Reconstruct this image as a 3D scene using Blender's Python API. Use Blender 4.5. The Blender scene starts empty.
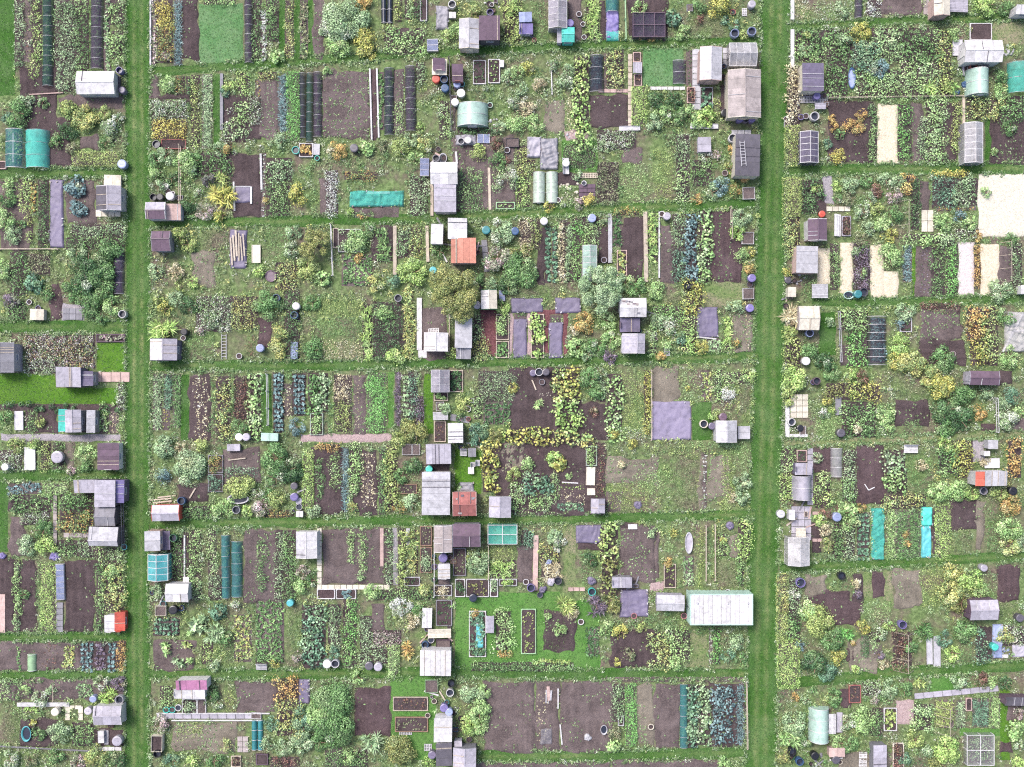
import bpy, math, random
import numpy as np
R = math.radians
SC = bpy.context.scene
COL = SC.collection
random.seed(7); rng = np.random.default_rng(11)

# ------------------------------------------------------------------ camera, sky, sun, exposure
CAMH = 118.0
cam_d = bpy.data.cameras.new('camera'); cam_d.sensor_width = 36; cam_d.lens = 36*CAMH/102.4
cam_d.clip_start = 1; cam_d.clip_end = 3000
cam = bpy.data.objects.new('camera', cam_d); COL.objects.link(cam)
cam.location = (0, 0, CAMH); SC.camera = cam
W = bpy.data.worlds.new('World'); SC.world = W; W.use_nodes = True
nt = W.node_tree; bgn = nt.nodes['Background']
sky = nt.nodes.new('ShaderNodeTexSky'); sky.sky_type = 'NISHITA'; sky.sun_disc = False
SUN_EL, SUN_AZ = 58, 315            # degrees; azimuth clockwise from the top of the picture
sky.sun_elevation = R(SUN_EL); sky.sun_rotation = R(SUN_AZ)
sky.air_density = 1.0; sky.dust_density = 4.0; sky.ozone_density = 1.0
nt.links.new(sky.outputs[0], bgn.inputs[0]); bgn.inputs[1].default_value = 0.105
sun_d = bpy.data.lights.new('sun', 'SUN'); sun_d.energy = 1.5; sun_d.angle = R(18); sun_d.color = (1, 0.965, 0.93)
sun = bpy.data.objects.new('sun', sun_d); COL.objects.link(sun)
sun.rotation_euler = (R(90-SUN_EL), 0, R(180-SUN_AZ)); sun.location = (-40, 40, 80)
vs = SC.view_settings
vs.view_transform = 'Standard'; vs.look = 'None'; vs.gamma = 1; vs.use_curve_mapping = False; vs.exposure = 1.24
SC.cycles.use_denoising = False
SC.cycles.pixel_filter_type = 'BLACKMAN_HARRIS'; SC.cycles.filter_width = 1.2
SC.cycles.max_bounces = 5; SC.cycles.diffuse_bounces = 2; SC.cycles.glossy_bounces = 2
SC.cycles.transparent_max_bounces = 10; SC.cycles.transmission_bounces = 3
SC.cycles.caustics_reflective = False; SC.cycles.caustics_refractive = False

# ------------------------------------------------------------------ small helpers
PX = 0.1                                    # metres of ground to one picture pixel
def P(x, y, h=0.0):
    k = (CAMH-h)/CAMH*PX
    return ((x-512)*k, (383.5-y)*k)
def lin(c):
    c = np.asarray(c, float)/255.0
    return np.where(c <= 0.04045, c/12.92, ((c+0.055)/1.055)**2.4)
def vnoise(x, y, s, seed=0):                # smooth value noise, 0..1
    x = np.asarray(x)/s+1000; y = np.asarray(y)/s+1000
    xi = np.floor(x).astype(np.int64); yi = np.floor(y).astype(np.int64); fx = x-xi; fy = y-yi
    def h(a, b):
        n = (a*374761393+b*668265263+seed*982451653) & 0x7fffffff
        n = ((n ^ (n >> 13))*1274126177) & 0x7fffffff
        return ((n ^ (n >> 16)) & 0xffff)/65535.0
    fx = fx*fx*(3-2*fx); fy = fy*fy*(3-2*fy)
    return (h(xi, yi)*(1-fx)+h(xi+1, yi)*fx)*(1-fy)+(h(xi, yi+1)*(1-fx)+h(xi+1, yi+1)*fx)*fy

def mesh_np(name, V, F, col=None, smooth=False):
    V = np.asarray(V, np.float32); F = np.asarray(F, np.int32)
    me = bpy.data.meshes.new(name); k = F.shape[1]
    me.vertices.add(len(V)); me.vertices.foreach_set('co', V.ravel())
    me.loops.add(F.size); me.loops.foreach_set('vertex_index', F.ravel())
    me.polygons.add(len(F)); me.polygons.foreach_set('loop_start', np.arange(0, F.size, k, dtype=np.int32))
    if smooth: me.polygons.foreach_set('use_smooth', np.ones(len(F), bool))
    me.update(calc_edges=True)
    if col is not None:
        a = me.color_attributes.new('leaf_colour', 'FLOAT_COLOR', 'POINT')
        c = np.ones((len(V), 4), np.float32); c[:, :3] = col
        a.data.foreach_set('color', c.ravel())
    return me
def ob(name, me, mat=None, parent=None, loc=(0, 0, 0), rz=0.0):
    o = bpy.data.objects.new(name, me); COL.objects.link(o)
    if me is not None and mat is not None and not me.materials: me.materials.append(mat)
    o.location = loc
    if rz: o.rotation_euler = (0, 0, rz)
    if parent is not None: o.parent = parent
    return o

class MB:                                   # collects simple solids into one mesh
    def __init__(s): s.v = []; s.f = []
    def box(s, c, d, rot=None):
        x, y, z = d[0]/2, d[1]/2, d[2]/2; n = len(s.v)
        for sx, sy, sz in ((-1,-1,-1),(1,-1,-1),(1,1,-1),(-1,1,-1),(-1,-1,1),(1,-1,1),(1,1,1),(-1,1,1)):
            p = [sx*x, sy*y, sz*z]
            if rot: 
                a, b, g = rot
                p = [p[0], p[1]*math.cos(a)-p[2]*math.sin(a), p[1]*math.sin(a)+p[2]*math.cos(a)]
                p = [p[0]*math.cos(b)+p[2]*math.sin(b), p[1], -p[0]*math.sin(b)+p[2]*math.cos(b)]
                p = [p[0]*math.cos(g)-p[1]*math.sin(g), p[0]*math.sin(g)+p[1]*math.cos(g), p[2]]
            s.v.append((p[0]+c[0], p[1]+c[1], p[2]+c[2]))
        for f in ((0,3,2,1),(4,5,6,7),(0,1,5,4),(1,2,6,5),(2,3,7,6),(3,0,4,7)): s.f.append(tuple(n+i for i in f))
        return s
    def poly(s, pts):
        n = len(s.v); s.v += [tuple(p) for p in pts]; s.f.append(tuple(range(n, n+len(pts)))); return s
    def slab(s, pts, t):                    # thin solid under a planar quad
        n = len(s.v); a = np.array(pts, float); nn = np.cross(a[1]-a[0], a[2]-a[0]); nn /= np.linalg.norm(nn)
        s.v += [tuple(p) for p in a]+[tuple(p) for p in a-nn*t]; k = len(pts)
        s.f.append(tuple(range(n, n+k))); s.f.append(tuple(n+k+i for i in reversed(range(k))))
        for i in range(k): j = (i+1) % k; s.f.append((n+i, n+k+i, n+k+j, n+j))
        return s
    def bar(s, a, b, w):                    # square bar between two points
        a = np.array(a, float); b = np.array(b, float); d = b-a; L = np.linalg.norm(d); d /= L
        u = np.cross(d, (0, 0, 1)); 
        if np.linalg.norm(u) < 1e-3: u = np.array((1., 0, 0))
        u /= np.linalg.norm(u); w2 = np.cross(d, u); n = len(s.v); h = w/2
        for e in (a, b):
            for p, q in ((-1,-1),(1,-1),(1,1),(-1,1)): s.v.append(tuple(e+u*h*p+w2*h*q))
        for f in ((0,1,2,3),(7,6,5,4),(0,4,5,1),(1,5,6,2),(2,6,7,3),(3,7,4,0)): s.f.append(tuple(n+i for i in f))
        return s
    def lathe(s, prof, n=14, sx=1.0, sy=1.0, c=(0, 0)):
        k = len(s.v)
        for r, z in prof:
            for i in range(n):
                a = 2*math.pi*i/n; s.v.append((c[0]+r*sx*math.cos(a), c[1]+r*sy*math.sin(a), z))
        for j in range(len(prof)-1):
            for i in range(n):
                i2 = (i+1) % n; s.f.append((k+j*n+i, k+j*n+i2, k+(j+1)*n+i2, k+(j+1)*n+i))
        s.f.append(tuple(k+(len(prof)-1)*n+i for i in range(n)))
        return s
    def tube(s, pts, r, n=5):
        for a, b in zip(pts[:-1], pts[1:]): s.bar(a, b, r*2)
        return s
    def mesh(s, name='mesh', smooth=False):
        me = bpy.data.meshes.new(name); me.from_pydata(s.v, [], s.f); me.update()
        if smooth: me.polygons.foreach_set('use_smooth', [True]*len(me.polygons))
        return me
    def build(s, name, mat, parent=None, loc=(0, 0, 0), smooth=False, rz=0.0):
        return ob(name, s.mesh(name, smooth), mat, parent, loc, rz)

# ------------------------------------------------------------------ materials
MATS = {}
def nodemat(name):
    m = bpy.data.materials.new(name); m.use_nodes = True
    t = m.node_tree; return m, t, t.nodes['Principled BSDF']
def ramp(t, fac, stops):
    r = t.nodes.new('ShaderNodeValToRGB'); e = r.color_ramp.elements
    while len(e) < len(stops): e.new(0.5)
    for i, (p, c) in enumerate(stops): e[i].position = p; e[i].color = (*lin(c), 1) if len(c) == 3 else c
    t.links.new(fac, r.inputs[0]); return r.outputs[0]
def noise(t, scale, detail=4, rough=0.6, coord='Object', dist=0.0):
    tc = t.nodes.new('ShaderNodeTexCoord') if coord != 'World' else t.nodes.new('ShaderNodeNewGeometry')
    n = t.nodes.new('ShaderNodeTexNoise'); n.inputs['Scale'].default_value = scale; n.inputs['Detail'].default_value = detail
    n.inputs['Roughness'].default_value = rough; n.inputs['Distortion'].default_value = dist
    t.links.new(tc.outputs['Position' if coord == 'World' else coord], n.inputs['Vector']); return n.outputs[0]
def mix(t, fac, a, b, mode='MIX'):
    n = t.nodes.new('ShaderNodeMix'); n.data_type = 'RGBA'; n.blend_type = mode
    for v, i in ((fac, 0), (a, 6), (b, 7)):
        if isinstance(v, (int, float)): n.inputs[i].default_value = v
        elif isinstance(v, (tuple, list)): n.inputs[i].default_value = (*lin(v), 1)
        else: t.links.new(v, n.inputs[i])
    return n.outputs[2]
def bump(t, b, h, strength, dist=0.05):
    n = t.nodes.new('ShaderNodeBump'); n.inputs['Strength'].default_value = strength; n.inputs['Distance'].default_value = dist
    t.links.new(h, n.inputs['Height']); t.links.new(n.outputs[0], b.inputs['Normal'])
def sheetmat(key, stops, scale, rough=0.9, bscale=30, bst=0.5, stops2=None, scale2=0.35, f2=0.5):
    if key in MATS: return MATS[key]
    m, t, b = nodemat(key)
    c = ramp(t, noise(t, scale, 6, 0.7, 'World'), stops)
    if stops2:
        c2 = ramp(t, noise(t, scale*1.7, 6, 0.7, 'World'), stops2)
        f = ramp(t, noise(t, scale2, 5, 0.65, 'World', 0.6), [(f2-0.12, (0, 0, 0, 1)), (f2+0.12, (1, 1, 1, 1))])
        c = mix(t, f, c, c2)
    t.links.new(c, b.inputs['Base Color']); b.inputs['Roughness'].default_value = rough; b.inputs['Specular IOR Level'].default_value = 0.25
    bump(t, b, noise(t, bscale, 4, 0.7, 'World'), bst, 0.06)
    MATS[key] = m; return m
def ground_mat():
    return sheetmat('weedy_ground', [(0.3, (60, 74, 48)), (0.45, (86, 104, 64)), (0.55, (104, 124, 78)), (0.7, (132, 144, 104))], 2.2,
                    stops2=[(0.3, (70, 58, 56)), (0.5, (104, 92, 84)), (0.7, (132, 124, 106))], scale2=0.30, f2=0.55)
SOILS = {'d': [(0.25, (44, 36, 38)), (0.5, (64, 54, 56)), (0.75, (92, 80, 80))],
         'm': [(0.25, (60, 51, 52)), (0.5, (85, 75, 75)), (0.75, (114, 103, 100))],
         'l': [(0.25, (76, 71, 64)), (0.5, (104, 97, 88)), (0.75, (132, 125, 112))],
         'b': [(0.25, (48, 37, 40)), (0.5, (70, 57, 60)), (0.75, (98, 84, 84))]}
def soil_mat(k):
    d = [(p, tuple(v*1.16+6 for v in c)) for p, c in SOILS[k]]
    return sheetmat('soil_'+k, SOILS[k], 7.0, 0.95, 12, 1.0, stops2=d, scale2=0.55, f2=0.52)
def grass_mat(k):
    g = {'p': ([(0.25, (42, 76, 26)), (0.5, (58, 97, 36)), (0.75, (76, 114, 50))], [(0.3, (66, 98, 48)), (0.6, (90, 117, 70))], 0.52),
         'l': ([(0.25, (60, 100, 26)), (0.5, (80, 122, 36)), (0.75, (102, 140, 52))], [(0.3, (74, 110, 36)), (0.6, (98, 130, 52))], 0.53),
         's': ([(0.25, (70, 110, 66)), (0.5, (90, 130, 82)), (0.75, (112, 148, 100))], [(0.3, (96, 126, 86)), (0.6, (118, 144, 106))], 0.55),
         'v': ([(0.25, (62, 106, 44)), (0.5, (82, 126, 58)), (0.75, (104, 146, 76))], [(0.3, (76, 116, 54)), (0.6, (104, 136, 76))], 0.5),
         'w': ([(0.25, (86, 106, 62)), (0.5, (110, 128, 80)), (0.75, (136, 148, 100))], [(0.3, (120, 112, 96)), (0.6, (150, 142, 118))], 0.5)}[k]
    key = 'turf_'+k
    if key in MATS: return MATS[key]
    m = sheetmat(key, g[0], 3.0, 0.9, 30, 0.9, stops2=g[1], scale2=0.35, f2=g[2]); t = m.node_tree; b = t.nodes['Principled BSDF']
    c = b.inputs['Base Color'].links[0].from_socket; a = t.nodes.new('ShaderNodeAttribute'); a.attribute_name = 'wear'      # trodden tracks, thin yellowed turf
    n = ramp(t, noise(t, 0.8, 6, 0.7, 'World', 0.5), [(0.36, (0, 0, 0, 1)), (0.62, (1, 1, 1, 1))])
    f = mix(t, 1.0, a.outputs['Color'], n, 'MULTIPLY'); c = mix(t, f, c, ramp(t, noise(t, 5, 5, 0.7, 'World'), [(0.3, (112, 124, 74)), (0.6, (144, 146, 104)), (0.75, (150, 138, 116))]))
    dk = ramp(t, noise(t, 0.16, 4, 0.6, 'World', 0.4), [(0.35, (0.80, 0.86, 0.80, 1)), (0.65, (1.0, 1.0, 1.0, 1))]); c = mix(t, 1.0, c, dk, 'MULTIPLY')
    t.links.new(c, b.inputs['Base Color']); return m
MULCH = {'straw': [(0.22, (140, 126, 104)), (0.42, (188, 176, 154)), (0.6, (206, 196, 178)), (0.8, (218, 210, 196))], 'sand': [(0.22, (142, 136, 120)), (0.42, (186, 180, 165)), (0.6, (204, 199, 186)), (0.8, (214, 210, 200))],
         'pale': [(0.25, (156, 146, 146)), (0.5, (194, 184, 184)), (0.75, (210, 202, 202))], 'bark': [(0.25, (70, 42, 44)), (0.5, (104, 66, 70)), (0.75, (140, 104, 104))],
         'grit': [(0.25, (112, 108, 112)), (0.5, (146, 140, 146)), (0.75, (172, 166, 170))], 'pink': [(0.25, (122, 104, 104)), (0.5, (160, 140, 140)), (0.75, (184, 166, 164))]}
def mulch_mat(k): return sheetmat('mulch_'+k, MULCH[k], 7.0, 0.95, 16, 0.7)

# colours of made things: name -> (sRGB, words)
CC = {'celadon': ((182, 196, 182), 'pale grey-green'), 'coral': ((222, 116, 96), 'coral-orange'), 'mauve': ((136, 127, 152), 'lilac-purple'), 'lilac': ((176, 171, 183), 'lilac-grey'), 'white': ((214, 211, 213), 'white'), 'cream': ((216, 208, 192), 'cream'), 'grey': ((140, 138, 146), 'grey'),
      'pgrey': ((186, 184, 190), 'pale grey'), 'dgrey': ((92, 88, 98), 'dark grey'), 'purple': ((112, 104, 128), 'purple'), 'plum': ((104, 84, 100), 'plum-brown'), 'tan': ((170, 159, 158), 'tan'),
      'orange': ((204, 138, 120), 'orange'), 'red': ((190, 84, 70), 'red'), 'brick': ((160, 98, 94), 'brick-red'), 'tq': ((84, 196, 182), 'turquoise'), 'teal': ((58, 126, 132), 'teal'), 'mint': ((184, 212, 200), 'mint'),
      'blue': ((64, 92, 130), 'blue'), 'lblue': ((150, 160, 196), 'pale blue'), 'black': ((34, 34, 42), 'black'), 'green': ((60, 110, 80), 'green'), 'pgreen': ((168, 204, 160), 'pale green'),
      'wood': ((150, 122, 104), 'brown wooden'), 'pwood': ((196, 182, 166), 'pale wooden'), 'pinkw': ((198, 170, 164), 'pinkish wooden'), 'pink': ((204, 140, 146), 'pink'), 'magenta': ((176, 118, 154), 'magenta'),
      'violet': ((122, 112, 162), 'violet'), 'yellow': ((216, 188, 70), 'yellow'), 'dkteal': ((34, 74, 72), 'dark green'), 'navy': ((42, 48, 66), 'dark blue'), 'aqua': ((96, 184, 190), 'aqua'), 'plumnet': ((70, 60, 82), 'dark purple')}
def M(col, kind='plain'):
    key = kind+'_'+col
    if key in MATS: return MATS[key]
    c = CC[col][0]; m, t, b = nodemat(key)
    lo = tuple(v*0.74 for v in c); hi = tuple(min(245, v*1.07+4) for v in c)
    sc = {'thin': 2.0, 'felt': 1.8, 'plain': 2.5, 'wood': 3.0, 'stone': 2.2, 'fabric': 1.6, 'net': 2.0, 'plastic': 2.0, 'metal': 2.0, 'glass': 2.0}.get(kind, 2)
    n1 = noise(t, sc, 6, 0.72)
    base = ramp(t, n1, [(0.25, lo), (0.5, c), (0.78, hi)])
    oi = t.nodes.new('ShaderNodeObjectInfo'); rr = ramp(t, oi.outputs['Random'], [(0, (0.72, 0.72, 0.72, 1)), (1, (1, 1, 1, 1))])
    base = mix(t, 1.0, base, rr, 'MULTIPLY')
    if kind in ('felt', 'stone', 'metal'):          # lichen, rain streaks, grime with shapes of their own
        g = ramp(t, noise(t, 5.0, 6, 0.75, 'Object', 0.8), [(0.56, (0, 0, 0, 1)), (0.74, (0.65, 0.65, 0.65, 1))])
        base = mix(t, g, base, (104, 100, 88))
        g2 = ramp(t, noise(t, 0.9, 5, 0.7, 'Object', 1.2), [(0.42, (0, 0, 0, 1)), (0.66, (0.5, 0.5, 0.5, 1))]); base = mix(t, g2, base, tuple(v*0.62+10 for v in c))
        g3 = ramp(t, noise(t, 3.2, 6, 0.8, 'World', 0.5), [(0.60, (0, 0, 0, 1)), (0.72, (0.7, 0.7, 0.7, 1))]); base = mix(t, g3, base, (112, 116, 84))
    if kind == 'wood':
        tc = t.nodes.new('ShaderNodeTexCoord'); mp = t.nodes.new('ShaderNodeMapping'); mp.inputs['Scale'].default_value = (1, 9, 9)
        n2 = t.nodes.new('ShaderNodeTexNoise'); n2.inputs['Scale'].default_value = 3; t.links.new(tc.outputs['Object'], mp.inputs[0]); t.links.new(mp.outputs[0], n2.inputs['Vector'])
        base = mix(t, ramp(t, n2.outputs[0], [(0.4, (0, 0, 0, 1)), (0.7, (0.5, 0.5, 0.5, 1))]), base, tuple(v*0.6 for v in c))
    t.links.new(base, b.inputs['Base Color'])
    b.inputs['Roughness'].default_value = {'felt': 0.8, 'plain': 0.6, 'wood': 0.8, 'stone': 0.9, 'fabric': 0.55, 'net': 0.8, 'plastic': 0.35, 'metal': 0.45, 'glass': 0.08}.get(kind, 0.6)
    if kind == 'net': b.inputs['Alpha'].default_value = 0.6
    if kind == 'glass': b.inputs['Alpha'].default_value = 0.5
    if kind == 'thin': b.inputs['Alpha'].default_value = 0.42
    if kind == 'sheer': b.inputs['Alpha'].default_value = 0.2
    if kind == 'film': b.inputs['Alpha'].default_value = 0.86; b.inputs['Roughness'].default_value = 0.35
    if kind in ('fabric', 'net', 'felt', 'stone', 'wood'): bump(t, b, noise(t, 12, 5, 0.7), 0.35, 0.03)
    MATS[key] = m; return m
def leaf_mat():
    if 'leaf' in MATS: return MATS['leaf']
    m, t, b = nodemat('leaf')
    a = t.nodes.new('ShaderNodeAttribute'); a.attribute_name = 'leaf_colour'
    t.links.new(a.outputs['Color'], b.inputs['Base Color']); b.inputs['Roughness'].default_value = 0.45
    b.inputs['Specular IOR Level'].default_value = 0.5
    tr = t.nodes.new('ShaderNodeBsdfTranslucent'); t.links.new(a.outputs['Color'], tr.inputs[0])
    mx = t.nodes.new('ShaderNodeMixShader'); mx.inputs[0].default_value = 0.16
    out = t.nodes['Material Output']; t.links.new(b.outputs[0], mx.inputs[1]); t.links.new(tr.outputs[0], mx.inputs[2]); t.links.new(mx.outputs[0], out.inputs[0])
    MATS['leaf'] = m; return m

# ------------------------------------------------------------------ labels
REG = []
PLOTS = []
def reg(o, adj, noun, cat, px, py, kind=None, group=None):
    REG.append([o, adj, noun, cat, px, py, kind, group]); 
def plot_of(x, y):
    for x0, y0, x1, y1, ph in PLOTS:
        if x0 <= x < x1 and y0 <= y < y1: return ph
    best = min(PLOTS, key=lambda p: max(p[0]-x, 0, x-p[2])+max(p[1]-y, 0, y-p[3])); return best[4]
ORD = ['first', 'second', 'third', 'fourth', 'fifth', 'sixth', 'seventh', 'eighth', 'ninth', 'tenth', 'eleventh', 'twelfth', 'thirteenth', 'fourteenth', 'fifteenth', 'sixteenth', 'seventeenth', 'eighteenth', 'nineteenth', 'twentieth']
def finish_labels():
    groups = {}
    for e in REG: groups.setdefault((e[1], e[2], plot_of(e[4], e[5])), []).append(e)
    for (adj, noun, ph), L in groups.items():
        n = len(L); xs = [e[4] for e in L]; ys = [e[5] for e in L]
        horiz = (max(xs)-min(xs)) >= 0.8*(max(ys)-min(ys))
        L.sort(key=(lambda e: e[4]) if horiz else (lambda e: e[5]))
        a, z = ('leftmost', 'rightmost') if horiz else ('topmost', 'lowest')
        side = 'left' if horiz else 'top'; oside = 'right' if horiz else 'bottom'
        for i, e in enumerate(L):
            if n == 1: w = ''
            elif i == 0: w = ', '+a+','
            elif i == n-1: w = ', '+z+','
            elif i <= n-1-i: w = ', %s from %s,' % (ORD[i], side)
            else: w = ', %s from %s,' % (ORD[n-1-i], oside)
            o = e[0]; o['label'] = ('%s %s%s %s' % (adj, noun, w, ph)).strip(); o['category'] = e[3]
            if e[6]: o['kind'] = e[6]
            if e[7]: o['group'] = e[7]

# ------------------------------------------------------------------ foliage
PAL = {   # name -> (words, [(weight, sRGB) ...])
 'g':  ('mid green', [(3, (96, 138, 72)), (2, (118, 156, 88)), (1, (74, 114, 60))]),
 'dg': ('dark green', [(3, (66, 104, 58)), (2, (86, 124, 70)), (1, (50, 84, 50))]),
 'lg': ('light green', [(3, (148, 184, 102)), (2, (172, 202, 124)), (1, (112, 154, 80))]),
 'lm': ('lime green', [(3, (156, 190, 86)), (2, (180, 208, 106)), (1, (118, 160, 70))]),
 'vg': ('vivid green', [(3, (108, 172, 74)), (2, (130, 190, 92)), (1, (86, 148, 60))]),
 'bg': ('blue-green', [(3, (92, 134, 102)), (2, (118, 158, 124)), (1, (68, 106, 80))]),
 'bl': ('blue-grey', [(3, (98, 130, 130)), (2, (126, 154, 156)), (1, (74, 104, 104))]),
 'sv': ('silvery green', [(3, (138, 166, 114)), (2, (168, 190, 142)), (1, (106, 138, 90))]),
 'yg': ('yellow-green', [(3, (156, 172, 86)), (2, (132, 156, 78)), (1, (182, 186, 98))]),
 'ye': ('yellow', [(2, (208, 190, 72)), (2, (166, 168, 70)), (2, (118, 138, 62))]),
 'yb': ('bright yellow', [(4, (232, 204, 70)), (1, (206, 176, 66)), (1.2, (120, 146, 72))]),
 'or': ('orange', [(3, (216, 156, 72)), (2, (198, 164, 80)), (1.5, (140, 146, 80))]),
 'wf': ('white-flowered', [(3, (128, 156, 100)), (2, (212, 214, 192)), (1, (98, 132, 78))]),
 'wh': ('white-flowering', [(4, (222, 222, 210)), (1, (120, 150, 100))]),
 'yf': ('yellow-flecked green', [(3, (136, 160, 84)), (2, (204, 188, 92)), (1, (104, 138, 74)), (1, (182, 194, 122))]),
 'of': ('orange-flecked green', [(3, (110, 140, 74)), (1.2, (212, 142, 60)), (1, (150, 156, 80))]),
 'pk': ('pink-flecked', [(3, (136, 150, 112)), (2, (206, 168, 176)), (1, (170, 130, 140))]),
 'pu': ('purple-leaved', [(3, (104, 84, 104)), (2, (132, 112, 134)), (1, (92, 110, 84))]),
 'rd': ('reddish', [(3, (142, 92, 78)), (2, (110, 76, 70)), (1.5, (104, 124, 74))]),
 'br': ('brownish green', [(3, (128, 130, 92)), (2, (108, 130, 82)), (1, (150, 142, 108))]),
 'st': ('straw-coloured', [(3, (196, 178, 136)), (2, (214, 198, 160)), (1, (156, 140, 98))]),
 'fl': ('many-coloured flowering', [(4, (110, 142, 84)), (1, (216, 200, 190)), (1, (208, 172, 84)), (0.8, (196, 128, 122)), (0.7, (178, 160, 190))]),
 'wd': ('weedy', [(3, (122, 144, 88)), (2, (146, 164, 108)), (1, (94, 120, 70)), (0.6, (170, 168, 120)), (0.6, (206, 208, 184))]),
 'kh': ('olive-golden', [(3, (126, 136, 68)), (2, (160, 154, 78)), (1.3, (98, 116, 60))]),
}
#            plant spacing, radius, height, leaf length, leaf width, leaves, type, words
STY = {'d': (0.50, 0.42, 0.45, 0.15, 0.10, 30, 'dome', 'leafy'), 'b': (0.8, 0.62, 0.8, 0.20, 0.13, 52, 'dome', 'bushy'), 'p': (0.75, 0.55, 0.50, 0.30, 0.24, 26, 'dome', 'broad-leaved'),
       'k': (0.50, 0.30, 0.26, 0.26, 0.20, 16, 'ros', 'cabbage-like'), 'l': (0.28, 0.26, 0.45, 0.42, 0.055, 8, 'ros', 'strappy'), 'r': (0.36, 0.24, 0.26, 0.26, 0.11, 11, 'ros', 'tufted'),
       's': (0.42, 0.14, 0.13, 0.13, 0.07, 7, 'ros', 'sparse'), 'w': (0.34, 0.30, 0.22, 0.14, 0.06, 13, 'dome', 'weedy'), 't': (0.40, 0.45, 1.1, 0.55, 0.07, 13, 'ros', 'tall'),
       'h': (0.36, 0.30, 1.0, 0.12, 0.08, 34, 'dome', 'clipped'), 'f': (0.42, 0.36, 0.42, 0.13, 0.09, 30, 'dome', 'flowering'), 'o': (0.33, 0.2, 0.08, 0.30, 0.10, 3, 'ros', 'drying'), 'c': (0.42, 0.36, 0.20, 0.12, 0.08, 30, 'dome', 'low')}
STY = {k: (v[0], v[1], v[2], v[3]*(0.80 if v[6] == 'dome' else 0.92), v[4]*(0.80 if v[6] == 'dome' else 0.9), int(v[5]*(1.02 if v[6] == 'dome' else 1.05)), v[6], v[7]) for k, v in STY.items()}
def pick(pal, n):
    ws = np.array([w for w, _ in PAL[pal][1]]); cs = np.array([lin(c) for _, c in PAL[pal][1]])
    c = cs[rng.choice(len(ws), n, p=ws/ws.sum())]*1.42; g = c.mean(1, keepdims=True)
    c = c*0.79+g*0.21
    return c*np.array([0.96, 1.0, 1.0])
def foliage(cx, cy, cz, r, h, L, Wd, n, typ, base, pal, pm=0.5):
    if pal in ('ye', 'kh', 'yg'): pm = max(pm, 0.62)
    """leaf quads for plants at cx,cy (arrays); base = colour of each plant"""
    N = len(cx); T = N*n
    i = np.repeat(np.arange(N), n); rr = np.broadcast_to(r, N)[i]; hh = np.broadcast_to(h, N)[i]; ph = rng.uniform(0, 2*np.pi, T)
    ls = rng.uniform(0.65, 1.35, T)
    if typ == 'dome':
        u = rng.uniform(0.02, 1, T); s = np.sqrt(u)*rng.uniform(0.85, 1.08, T); zz = np.sqrt(np.clip(1-u, 0, 1))*rng.uniform(0.55, 1.05, T)
        pos = np.stack([cx[i]+rr*s*np.cos(ph), cy[i]+rr*s*np.sin(ph), cz[i]+0.04+hh*zz], 1)
        nor = np.stack([s*np.cos(ph), s*np.sin(ph), zz+0.45], 1)+rng.normal(0, 0.38, (T, 3))
        ax = np.stack([np.cos(ph), np.sin(ph), np.zeros(T)], 1)*0.7+rng.normal(0, 0.6, (T, 3))
        Ls = L*ls; Ws = Wd*ls
    else:
        el = rng.uniform(0.12, 1.1, T) if typ == 'ros' else 0
        ax = np.stack([np.cos(ph)*np.cos(el), np.sin(ph)*np.cos(el), np.sin(el)], 1)
        d = rng.uniform(0.35, 0.6, T)*L
        pos = np.stack([cx[i]+ax[:, 0]*d, cy[i]+ax[:, 1]*d, cz[i]+0.03+hh*rng.uniform(0.25, 0.9, T)*np.sin(el+0.2)], 1)
        nor = np.stack([-np.cos(ph)*np.sin(el), -np.sin(ph)*np.sin(el), np.cos(el)+0.3], 1)+rng.normal(0, 0.25, (T, 3))
        Ls = L*ls; Ws = Wd*rng.uniform(0.8, 1.2, T)
    nor /= np.linalg.norm(nor, axis=1)[:, None]
    ax -= nor*(ax*nor).sum(1)[:, None]; ax /= np.linalg.norm(ax, axis=1)[:, None]+1e-6
    sd = np.cross(nor, ax); a = ax*(Ls/2)[:, None]; b = sd*(Ws/2)[:, None]; up = nor*(Ws*0.18)[:, None]
    V = np.stack([pos-a, pos+b*1.0+a*0.1+up, pos+a-up*0.6, pos-b*1.0+a*0.1+up], 1).reshape(-1, 3)
    V[:, 2] = np.maximum(V[:, 2], 0.015)
    c = base[i]*(1-pm)+pick(pal, T)*pm; c = c*np.where(rng.uniform(0, 1, (T, 1)) < 0.34, rng.uniform(0.22, 0.55, (T, 1)), rng.uniform(0.75, 1.5, (T, 1)))  # about a third much darker: shade inside the foliage put into leaf colour
    return V, np.repeat(np.clip(c, 0.003, 0.85), 4, 0)
def leaf_mesh(name, parts, origin=(0, 0, 0)):
    V = np.concatenate([p[0] for p in parts])-np.array(origin); C = np.concatenate([p[1] for p in parts])
    return mesh_np(name, V, np.arange(len(V)).reshape(-1, 4), C)
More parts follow.
